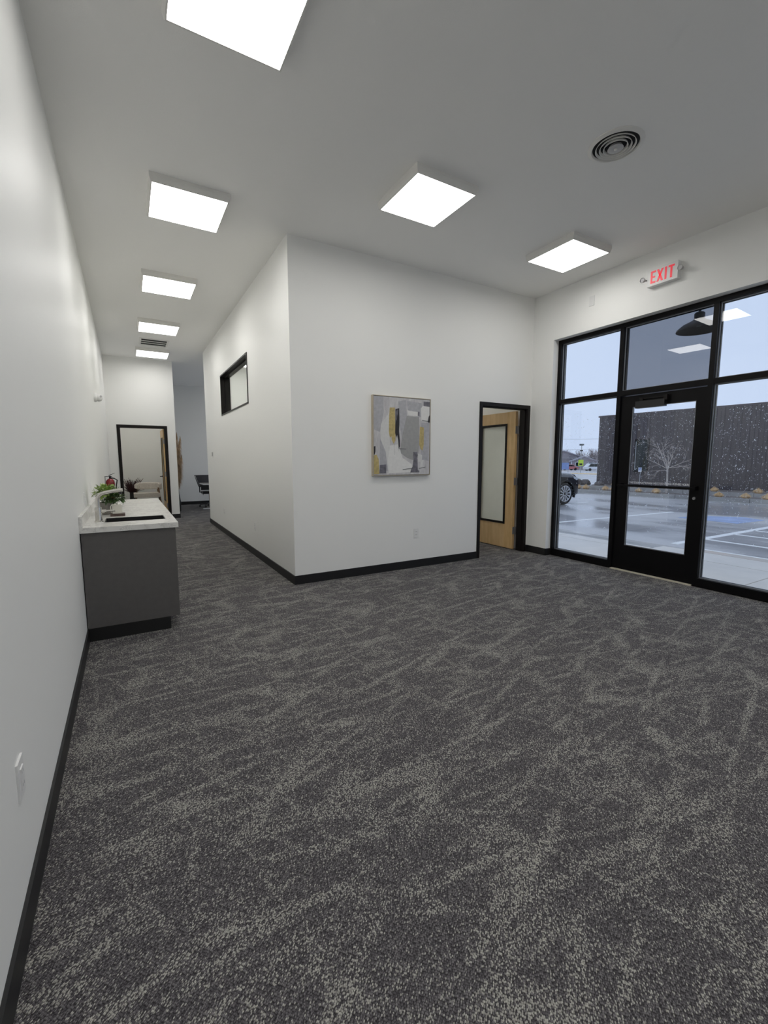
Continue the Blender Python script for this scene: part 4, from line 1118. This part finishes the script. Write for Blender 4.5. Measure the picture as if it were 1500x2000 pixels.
TF = [(19.55, 14.28, .95, 'straw grass tuft beside the parked car'), (19.6, 13.86, .9, 'straw grass tuft second from the parked car'),
      (19.62, 12.84, .85, 'straw grass tuft at the dark building corner'), (19.62, 12.45, .8, 'straw grass tuft seen behind the door stile'),
      (19.65, 11.27, .75, 'straw grass tuft below the small white sign'), (19.65, 10.52, .9, 'straw grass tuft below the bare tree'),
      (20.75, 8.80, .8, 'straw grass tuft on the raised strip by the second mullion'), (19.6, 8.16, .82, 'straw grass tuft at the kerb by the second mullion'),
      (19.65, 7.32, .85, 'straw grass tuft at the kerb in the wide side pane'), (20.9, 7.40, .85, 'straw grass tuft on the raised strip in the wide side pane'),
      (19.7, 6.70, .85, 'straw grass tuft at the kerb cut by the picture edge'), (20.1, 14.9, .6, 'straw grass tuft in front of the brown boulders'), (21.3, 13.5, .65, 'small straw tuft at the building foot')]
for i, (x, y, s_, lb) in enumerate(TF):
    o = bpy.data.objects.new('grass_tuft', tm[i % 3]); COL.objects.link(o)
    o.location = (x, y, 0.10 if x > 20.5 else -0.035); o.scale = (s_ * .92, s_ * .92, s_ * .85); o.rotation_euler = (0, 0, i * 1.7)
    tag(o, lb, 'grass tuft', 'straw grass tufts in the planting bed')
def rock(name, c, r, lb, seed):
    rg = random.Random(seed); bm = bm_(); bmesh.ops.create_icosphere(bm, subdivisions=2, radius=1)
    for v in bm.verts:
        f = rg.uniform(.85, 1.12); v.co = Vector((c[0] + v.co.x * r[0] * f, c[1] + v.co.y * r[1] * f, max(-.04, c[2] + v.co.z * r[2] * f)))
    obj(name, bm, M_ROCK, label=lb, cat='boulder', group='boulders in the planting bed')
rock('boulder', (20.9, 15.40, .20), (.35, .36, .24), 'dark boulder just behind the parked car nose', 1)
rock('boulder', (21.0, 14.90, .18), (.28, .24, .22), 'second dark boulder, nearer to the building', 2)
rock('boulder', (21.1, 14.15, .14), (.25, .25, .16), 'low brown boulder at the building corner', 3)
# small parking sign
ps = empty('parking_sign', (20.0, 11.47, -0.03), 'small white and blue accessible parking sign on thin post', 'sign')
bm = bm_(); tube(bm, [(20.0, 11.47, -.03), (20.0, 11.45, 1.05)], .014, 8); obj('post', bm, M_POST, ps)
sp = obj('sign_plate', bx(19.975, 19.985, 11.385, 11.535, .86, 1.06), M_DECAL, ps)
bm = bm_(); box(bm, 19.970, 19.975, 11.40, 11.52, .93, 1.05); obj('symbol_panel', bm, M_BLUE, sp)
bm = bm_()   # wheelchair symbol, white
lathe(bm, [(.010, 19.966), (.010, 19.970)], 10, (0, 11.46, 1.03), 'X'); tube(bm, [(19.968, 11.46, 1.02), (19.968, 11.458, .985), (19.968, 11.435, .985), (19.968, 11.425, .95)], .006, 6); tube(bm, [(19.968, 11.462 + .027 * math.cos(t_), .97 + .027 * math.sin(t_)) for t_ in [math.radians(100 + 20 * q) for q in range(13)]], .004, 6)
obj('symbol', bm, M_DECAL, sp)

# ------------------------------------------------------------------ parked black suv (local x forward, y to its far side)
cr = empty('car', (0, 0, 0), 'black suv with bright alloy wheel parked outside the glass', 'car')
WR, WB_ = 0.385, 2.95
def car_body():
    bm = bm_()
    yc = 0.97
    #        x      zb    zbelt zroof  wlow  wmid  wroof
    st = [(0.80, .40, .66, .86, .70, .74, .62), (0.74, .27, .84, 1.02, .86, .88, .72), (0.58, .24, .95, 1.09, .93, .93, .78), (0.30, .24, 1.01, 1.13, .95, .95, .82),
          (-0.35, .24, 1.07, 1.17, .955, .955, .84), (-0.80, .24, 1.10, 1.22, .955, .95, .82), (-1.45, .24, 1.12, 1.70, .955, .94, .66), (-1.9, .24, 1.13, 1.79, .955, .94, .66),
          (-2.6, .24, 1.14, 1.79, .955, .94, .66), (-3.3, .24, 1.15, 1.74, .955, .93, .64), (-3.85, .30, 1.15, 1.55, .90, .89, .60), (-4.05, .45, 1.05, 1.15, .82, .82, .62)]
    rings = []
    for x, zb, zl, zr, wl, wm, wr in st:
        half = [(0, zb), (wl * .8, zb), (wl, zb + .10), (wl + .005, (zb + zl) / 2), (wm, zl - .10), (wm - .03, zl), (wr + .04, zr - .06), (wr * .75, zr), (0, zr + .01)]
        ring = [(yc - w, z) for w, z in half] + [(yc + w, z) for w, z in half[-2:0:-1]]
        rings.append([bm.verts.new((x, y, z)) for y, z in ring])
    n = len(rings[0])
    for a, b in zip(rings, rings[1:]):
        for k in range(n): bm.faces.new((a[k], a[(k + 1) % n], b[(k + 1) % n], b[k]))
    bm.faces.new(rings[0]); bm.faces.new(rings[-1][::-1])
    return bm
body = obj('body', car_body(), M_CARP, cr, local=True, smooth=True)
cut_b = bm_()
for x in (0, -WB_): lathe(cut_b, [(0.435, -0.1), (0.435, 0.30)], 32, (x, 0, WR), 'Y'); lathe(cut_b, [(0.435, 1.64), (0.435, 2.1)], 32, (x, 0, WR), 'Y')
bmesh.ops.recalc_face_normals(cut_b, faces=cut_b.faces)
cme = bpy.data.meshes.new('arch_cut'); cut_b.to_mesh(cme); cut_b.free()
cut = bpy.data.objects.new('arch_cut', cme); COL.objects.link(cut)
md = body.modifiers.new('arch', 'BOOLEAN'); md.operation = 'DIFFERENCE'; md.object = cut; md.solver = 'EXACT'
bpy.context.view_layer.update()
nme = bpy.data.meshes.new_from_object(body.evaluated_get(bpy.context.evaluated_depsgraph_get()))
body.modifiers.clear(); body.data = nme
if not nme.materials: nme.materials.append(M_CARP)
bpy.data.objects.remove(cut); bpy.data.meshes.remove(cme)
for p in nme.polygons: p.use_smooth = True
try: nme.set_sharp_from_angle(angle=math.radians(35))
except Exception: pass
def arch(x):
    bm = bm_(); N = 20; secs = []
    for k in range(N + 1):
        a = math.radians(-18 + 216 * k / N); ca, sa = math.cos(a), math.sin(a)
        secs.append([bm.verts.new((x + ca * r, y, WR + sa * r)) for r, y in ((.425, -.005), (.425, .06), (.495, .06), (.490, -.003))])
    for a, b in zip(secs, secs[1:]):
        for k in range(4): bm.faces.new((a[k], a[(k + 1) % 4], b[(k + 1) % 4], b[k]))
    bm.faces.new(secs[0]); bm.faces.new(secs[-1][::-1])
    return obj('wheel_arch', bm, M_CLAD, body, local=True)
arch(0); arch(-WB_)
def wheel(x, near=True):
    sgn = 1 if near else -1; yo = 0.012 if near else 1.93
    def Y(t_): return yo + sgn * t_
    bm = bm_(); lathe(bm, [(.275, Y(.02)), (.30, Y(.004)), (.345, Y(0)), (.372, Y(.018)), (WR, Y(.045)), (WR, Y(.20)), (.36, Y(.23)), (.27, Y(.23))], 40, (x, 0, WR), 'Y', caps=False)
    w = obj('wheel', bm, M_TYRE, cr, local=True, smooth=True)
    bm = bm_(); lathe(bm, [(.262, Y(.012)), (.280, Y(.008)), (.284, Y(.02)), (.268, Y(.03)), (.255, Y(.10)), (.0, Y(.10))], 40, (x, 0, WR), 'Y', caps=False); obj('rim', bm, [M_ALLOY], w, local=True, smooth=True)
    bm = bm_(); lathe(bm, [(.25, Y(.07)), (0.0, Y(.07))], 24, (x, 0, WR), 'Y', caps=False); obj('brake_disc', bm, M_CLAD, w, local=True)
    bm = bm_(); lathe(bm, [(.0, Y(.012)), (.045, Y(.012)), (.058, Y(.022)), (.058, Y(.06))], 20, (x, 0, WR), 'Y', caps=False); obj('hub', bm, M_CLAD, w, local=True, smooth=True)
    for k in range(12):
        a = 2 * PI * k / 12 + .13; ca, sa = math.cos(a), math.sin(a)
        bm = bm_(); A = []
        for r, hw in ((.05, .012), (.16, .019), (.268, .034)):
            for s_ in (-1, 1):
                for d in (.014, .045): A.append(bm.verts.new((x + ca * r - sa * hw * s_, Y(d), WR + sa * r + ca * hw * s_)))
        for b_ in (0, 4):
            q = A[b_:b_ + 8]
            for f in ((0, 4, 6, 2), (1, 3, 7, 5), (0, 1, 5, 4), (2, 6, 7, 3)): bm.faces.new([q[i] for i in f])
        bm.faces.new((A[0], A[2], A[3], A[1])); bm.faces.new((A[8], A[9], A[11], A[10]))
        obj('spoke', bm, M_ALLOY, w, local=True)
wheel(0); wheel(-WB_); wheel(0, False); wheel(-WB_, False)
def quad(name, pts, m, par):
    bm = bm_(); f = bm.faces.new([bm.verts.new(p) for p in pts]); bmesh.ops.solidify(bm, geom=[f], thickness=0.008); return obj(name, bm, m, par, local=True)
quad('windscreen', [(-.83, .25, 1.235), (-.83, 1.69, 1.235), (-1.43, 1.58, 1.69), (-1.43, .36, 1.69)], M_DGLASS, body)
quad('side_window', [(-.95, .04, 1.14), (-1.45, .26, 1.62), (-2.3, .27, 1.72), (-2.3, .045, 1.15)], M_DGLASS, body)
quad('side_window', [(-2.36, .045, 1.15), (-2.36, .27, 1.72), (-3.3, .29, 1.66), (-3.4, .06, 1.17)], M_DGLASS, body)
bm = bm_(); prism(bm, [(.40, .985), (.60, .93), (.66, .88), (.56, .84), (.42, .90)], .05, 'Y', .035); obj('headlight', bm, M_LAMPGL, body, local=True)
bm = bm_(); box(bm, .72, .81, .45, 1.49, .45, .80); obj('grille', bm, M_CLAD, body, local=True, bevel=.02)
obj('mirror', bx(-1.0, -.85, -.14, .05, 1.12, 1.26), M_CARP, body, local=True, bevel=.03, seg=2)
cr.location = (13.08, 10.02, GZ); cr.rotation_euler = (0, 0, math.radians(-3.0))

# ------------------------------------------------------------------ barn lamp outside over the door
bl = empty('barn_lamp', (5.95, 2.83, 2.9), 'black gooseneck barn lamp hanging outside over the entrance', 'lamp')
lc_ = (5.95, 2.83, 0)
bm = bm_(); lathe(bm, [(.222, 2.905), (.228, 2.905), (.222, 2.925), (.165, 2.975), (.095, 3.01), (.06, 3.03), (.05, 3.05), (.05, 3.046), (.09, 3.0), (.16, 2.965), (.215, 2.917), (.222, 2.905)], 40, lc_, caps=False); obj('shade', bm, M_BLACK, bl, smooth=True)
bm = bm_(); lathe(bm, [(.054, 3.03), (.054, 3.10), (.040, 3.115), (.016, 3.12)], 20, lc_); obj('neck', bm, M_BLACK, bl, smooth=True)
bm = bm_(); P = [(5.95, 2.83, 3.11), (5.95, 2.83, 3.32)]
for k in range(1, 9):
    a = PI * k / 8; P.append((5.95 - .13 * (1 - math.cos(a)), 2.83, 3.32 + .13 * math.sin(a)))
P += [(5.66, 2.83, 3.26), (5.60, 2.83, 3.22), (5.47, 2.83, 3.22)]
tube(bm, P, .014, 10); obj('gooseneck', bm, M_BLACK, bl, smooth=True)
bm = bm_(); lathe(bm, [(.055, XO), (.055, XO + .02), (.02, XO + .03)], 20, (0, 2.83, 3.22), 'X'); obj('wall_plate', bm, M_BLACK, bl, smooth=True)
bm = bm_(); lathe(bm, [(.0, 2.955), (.03, 2.96), (.035, 3.0), (.02, 3.03)], 14, lc_, caps=False); obj('bulb', bm, M_WPLAST2, bl, smooth=True)

# ------------------------------------------------------------------ far street
def house(x, y, z, w, d, hw, hr, rot, lb):
    o = empty('house', (x, y, z), lb, 'house', 'houses across the street')
    obj('wall', bx(-w / 2, w / 2, -d / 2, d / 2, 0, hw), M_HOUSE, o, local=True)
    bm = bm_(); prism(bm, [(-w / 2 - .4, hw - .1), (0, hw + hr), (w / 2 + .4, hw - .1), (w / 2 + .4, hw - .35), (0, hw + hr - .25), (-w / 2 - .4, hw - .35)], d + .8, 'Y', -d / 2 - .4); obj('roof', bm, M_HROOF, o, local=True)
    bm = bm_(); prism(bm, [(-w / 2, hw - .1), (w / 2, hw - .1), (0, hw + hr - .2)], d, 'Y', -d / 2); obj('gable', bm, M_HOUSE, o, local=True)
    for k in (-1, 1):
        f = obj('window', bx(k * w * .25 - .6, k * w * .25 + .6, -d / 2 - .05, -d / 2 + .02, 1.0, 2.2), M_HTRIM, o, local=True)
        obj('pane', bx(k * w * .25 - .5, k * w * .25 + .5, -d / 2 - .07, -d / 2 - .05, 1.1, 2.1), M_DGLASS, f, local=True)
    for k in (-1, 1): obj('corner_post', bx(k * w / 2 - .12, k * w / 2 + .12, -d / 2 - .04, -d / 2 + .1, 0, hw), M_HTRIM, o, local=True)
    o.rotation_euler = (0, 0, rot)
    return o
house(118, 92, -1.35, 15, 12, 3.0, 2.7, math.radians(-50), 'long grey gabled house far beyond the street')
house(112, 80.5, -1.3, 6.5, 8, 2.6, 1.3, math.radians(-50), 'small grey gabled house with white trim behind yellow sign')
# school crossing sign with solar lamp
yx, yy, yz = 60.0, 43.5, -0.62
ys = empty('crossing_sign', (yx, yy, yz), 'yellow-green crossing sign with solar panel on tall pole', 'sign')
bm = bm_(); tube(bm, [(yx, yy, yz), (yx, yy, 3.6)], .05, 8); obj('pole', bm, M_POST, ys)
nd = Vector((-.81, -.59, 0)); td = Vector((.59, -.81, 0))
def facing_box(bm, ctr, hw, hh, th):
    c = Vector(ctr); vs = []
    for s0 in (0, th):
        for a, b in ((-1, -1), (1, -1), (1, 1), (-1, 1)): vs.append(bm.verts.new(c + td * hw * a + Vector((0, 0, hh * b)) + nd * (.06 + s0)))
    for f in ((3, 2, 1, 0), (4, 5, 6, 7), (0, 1, 5, 4), (1, 2, 6, 5), (2, 3, 7, 6), (3, 0, 4, 7)): bm.faces.new([vs[i] for i in f])
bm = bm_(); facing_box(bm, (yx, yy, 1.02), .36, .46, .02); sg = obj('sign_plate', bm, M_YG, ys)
bm = bm_(); facing_box(bm, (yx, yy, .80), .20, .13, .03); obj('symbol', bm, M_BLACK, sg)
bm = bm_(); facing_box(bm, (yx, yy, 2.85), .22, .10, .05); obj('beacon', bm, M_BLACK, ys)
bm = bm_()
c = Vector((yx, yy, 3.6)); vs = [bm.verts.new(c + td * a * .32 + nd * b * .25 + Vector((0, 0, .12 - b * .12 + d))) for d in (0, .04) for a, b in ((-1, -1), (1, -1), (1, 1), (-1, 1))]
for f in ((3, 2, 1, 0), (4, 5, 6, 7), (0, 1, 5, 4), (1, 2, 6, 5), (2, 3, 7, 6), (3, 0, 4, 7)): bm.faces.new([vs[i] for i in f])
obj('solar_panel', bm, M_DGLASS, ys)
bs = empty('blue_sign', (62, 48.3, -.6), 'blue notice board on posts behind the parked car', 'sign')
bm = bm_()
def fbox(bm, ctr, hw, hh, th, d0=0.0):
    c = Vector(ctr); vs = []
    for s0 in (d0, d0 + th):
        for a, b in ((-1, -1), (1, -1), (1, 1), (-1, 1)): vs.append(bm.verts.new(c + td * hw * a + Vector((0, 0, hh * b)) + nd * s0))
    for f in ((3, 2, 1, 0), (4, 5, 6, 7), (0, 1, 5, 4), (1, 2, 6, 5), (2, 3, 7, 6), (3, 0, 4, 7)): bm.faces.new([vs[i] for i in f])
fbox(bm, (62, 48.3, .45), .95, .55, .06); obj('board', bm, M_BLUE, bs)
bm = bm_(); tube(bm, [(62.1 + td.x * .8, 48.3 + td.y * .8, -.65), (62.1 + td.x * .8, 48.3 + td.y * .8, .3)], .05, 6); tube(bm, [(62.1 - td.x * .8, 48.3 - td.y * .8, -.65), (62.1 - td.x * .8, 48.3 - td.y * .8, .3)], .05, 6); obj('post', bm, M_POST, bs)
def far_car(x, y, z, m, rot, lb, tall=False):
    o = empty('car', (x, y, z), lb, 'car', 'cars on the street')
    h = 1.75 if tall else 1.45
    bm = bm_()
    prof = [(-2.3, .35), (2.3, .35), (2.35, .75), (1.5, .95), (.8, h), (-1.4, h), (-2.1, 1.0), (-2.35, .9)]
    prism(bm, prof, 1.8, 'Y', -.9); b = obj('body', bm, m, o, local=True, bevel=.05)
    bm = bm_(); prism(bm, [(1.2, 1.0), (.72, h - .08), (-1.3, h - .08), (-1.85, 1.0)], 1.84, 'Y', -.92); obj('side_window', bm, M_DGLASS, b, local=True)
    for xx in (-1.45, 1.45):
        for y_ in (-.93, .73):
            bm = bm_(); lathe(bm, [(.33, y_), (.33, y_ + .2)], 16, (xx, 0, .33), 'Y'); obj('wheel', bm, M_TYRE, o, local=True)
    o.rotation_euler = (0, 0, rot)
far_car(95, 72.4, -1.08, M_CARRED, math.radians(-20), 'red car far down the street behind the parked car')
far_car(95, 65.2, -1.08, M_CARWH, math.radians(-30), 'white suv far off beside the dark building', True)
# bare trees in the distance
def far_tree(x, y, z, H, seed, lb):
    rg = random.Random(seed)
    o = empty('bare_tree', (x, y, z), lb, 'tree', 'bare trees across the street')
    bm = bm_(); tube(bm, [(0, 0, 0), (0, 0, H * .4)], [.16, .10], 6); obj('trunk', bm, M_TWIG, o, local=True)
    bm = bm_()
    for _ in range(150):
        a = rg.uniform(0, 2 * PI); e = Vector((math.cos(a) * H * .42 * rg.random(), math.sin(a) * H * .42 * rg.random(), H * rg.uniform(.45, 1)))
        b = Vector((0, 0, H * rg.uniform(.15, .42))); mid = b.lerp(e, .55) + Vector((rg.uniform(-.3, .3), rg.uniform(-.3, .3), -.1))
        tube(bm, [b, mid, e], [.06, .04, .015], 3, caps=False)
        for q in range(4):
            s0 = mid.lerp(e, rg.random()); tube(bm, [s0, s0 + Vector((rg.uniform(-.8, .8), rg.uniform(-.8, .8), rg.uniform(.1, .8)))], [.025, .01], 3, caps=False)
    obj('branches', bm, M_TWIG, o, local=True)
lbs = ['pale bare tree first beyond the small grey house', 'pale bare tree second beyond the small grey house', 'pale bare tree third beyond the small grey house', 'pale bare tree close to the dark building edge', 'pale bare tree over the long grey house roof']
for i, (x, y, H) in enumerate(((134, 97.5, 6.2), (136, 94.0, 6.8), (131, 87.5, 6.2), (126, 81.5, 6.6), (146, 113, 7.2))): far_tree(x, y, -1.45, H, 40 + i, lbs[i])
bm = bm_(); box(bm, 56, 58.5, 36, 52, -1.0, -.50)
S('trim_3', bm, M_STRAW, 'dry tan verge strip beside the far street', 'verge')
for (py, ph, lb) in ((40.5, 5.6, 'wooden utility pole holding the cables, hidden by the wall'), (22.0, 5.6, 'wooden utility pole holding the cables, hidden by the dark building')):
    u = empty('utility_pole', (45, py, -.5), lb, 'pole', 'utility poles')
    bm = bm_(); tube(bm, [(45, py, -.5), (45, py, ph)], [.15, .11], 10); obj('pole', bm, M_BARK, u)
for i, (h0, h1, lb) in enumerate(((3.98, 3.66, 'highest overhead cable across the sky'), (2.62, 2.62, 'middle overhead cable at gable height'), (1.72, 1.64, 'lowest overhead cable before the houses'))):
    bm = bm_(); tube(bm, [(45, 40.5, h0 + .1), (45, 37, h0), (45, 33, (h0 + h1) / 2 - .02), (45, 28, h1), (45, 22.0, h1 + .05)], .013, 5)
    obj('overhead_cable', bm, M_POST, label=lb, cat='cable', group='overhead cables')

# falling snow: countless small flakes in the air outside
rs = random.Random(99)
vv, ff = [], []
for _ in range(9000):
    x = rs.uniform(8, 21.0); y = rs.uniform(-2, 17) ; z = rs.uniform(-.1, 1.3 + .1 * math.hypot(x, y))
    r = rs.uniform(.003, .0075); l = r * rs.uniform(1.2, 3.2); tx, ty = rs.uniform(-.6, .6) * l, rs.uniform(-.9, .9) * l
    b = len(vv)
    vv += [(x - r, y, z), (x + r, y, z), (x, y - r, z), (x, y + r, z), (x + tx, y + ty, z + l), (x - tx, y - ty, z - l)]
    for f in ((0, 2, 4), (2, 1, 4), (1, 3, 4), (3, 0, 4), (2, 0, 5), (1, 2, 5), (3, 1, 5), (0, 3, 5)): ff.append(tuple(b + i for i in f))
me = bpy.data.meshes.new('falling_snow'); me.from_pydata(vv, [], ff); me.materials.append(M_SNOW)
o = bpy.data.objects.new('falling_snow', me); COL.objects.link(o)
tag(o, 'small white snowflakes drifting down outside the glass', 'snow', kind='stuff')
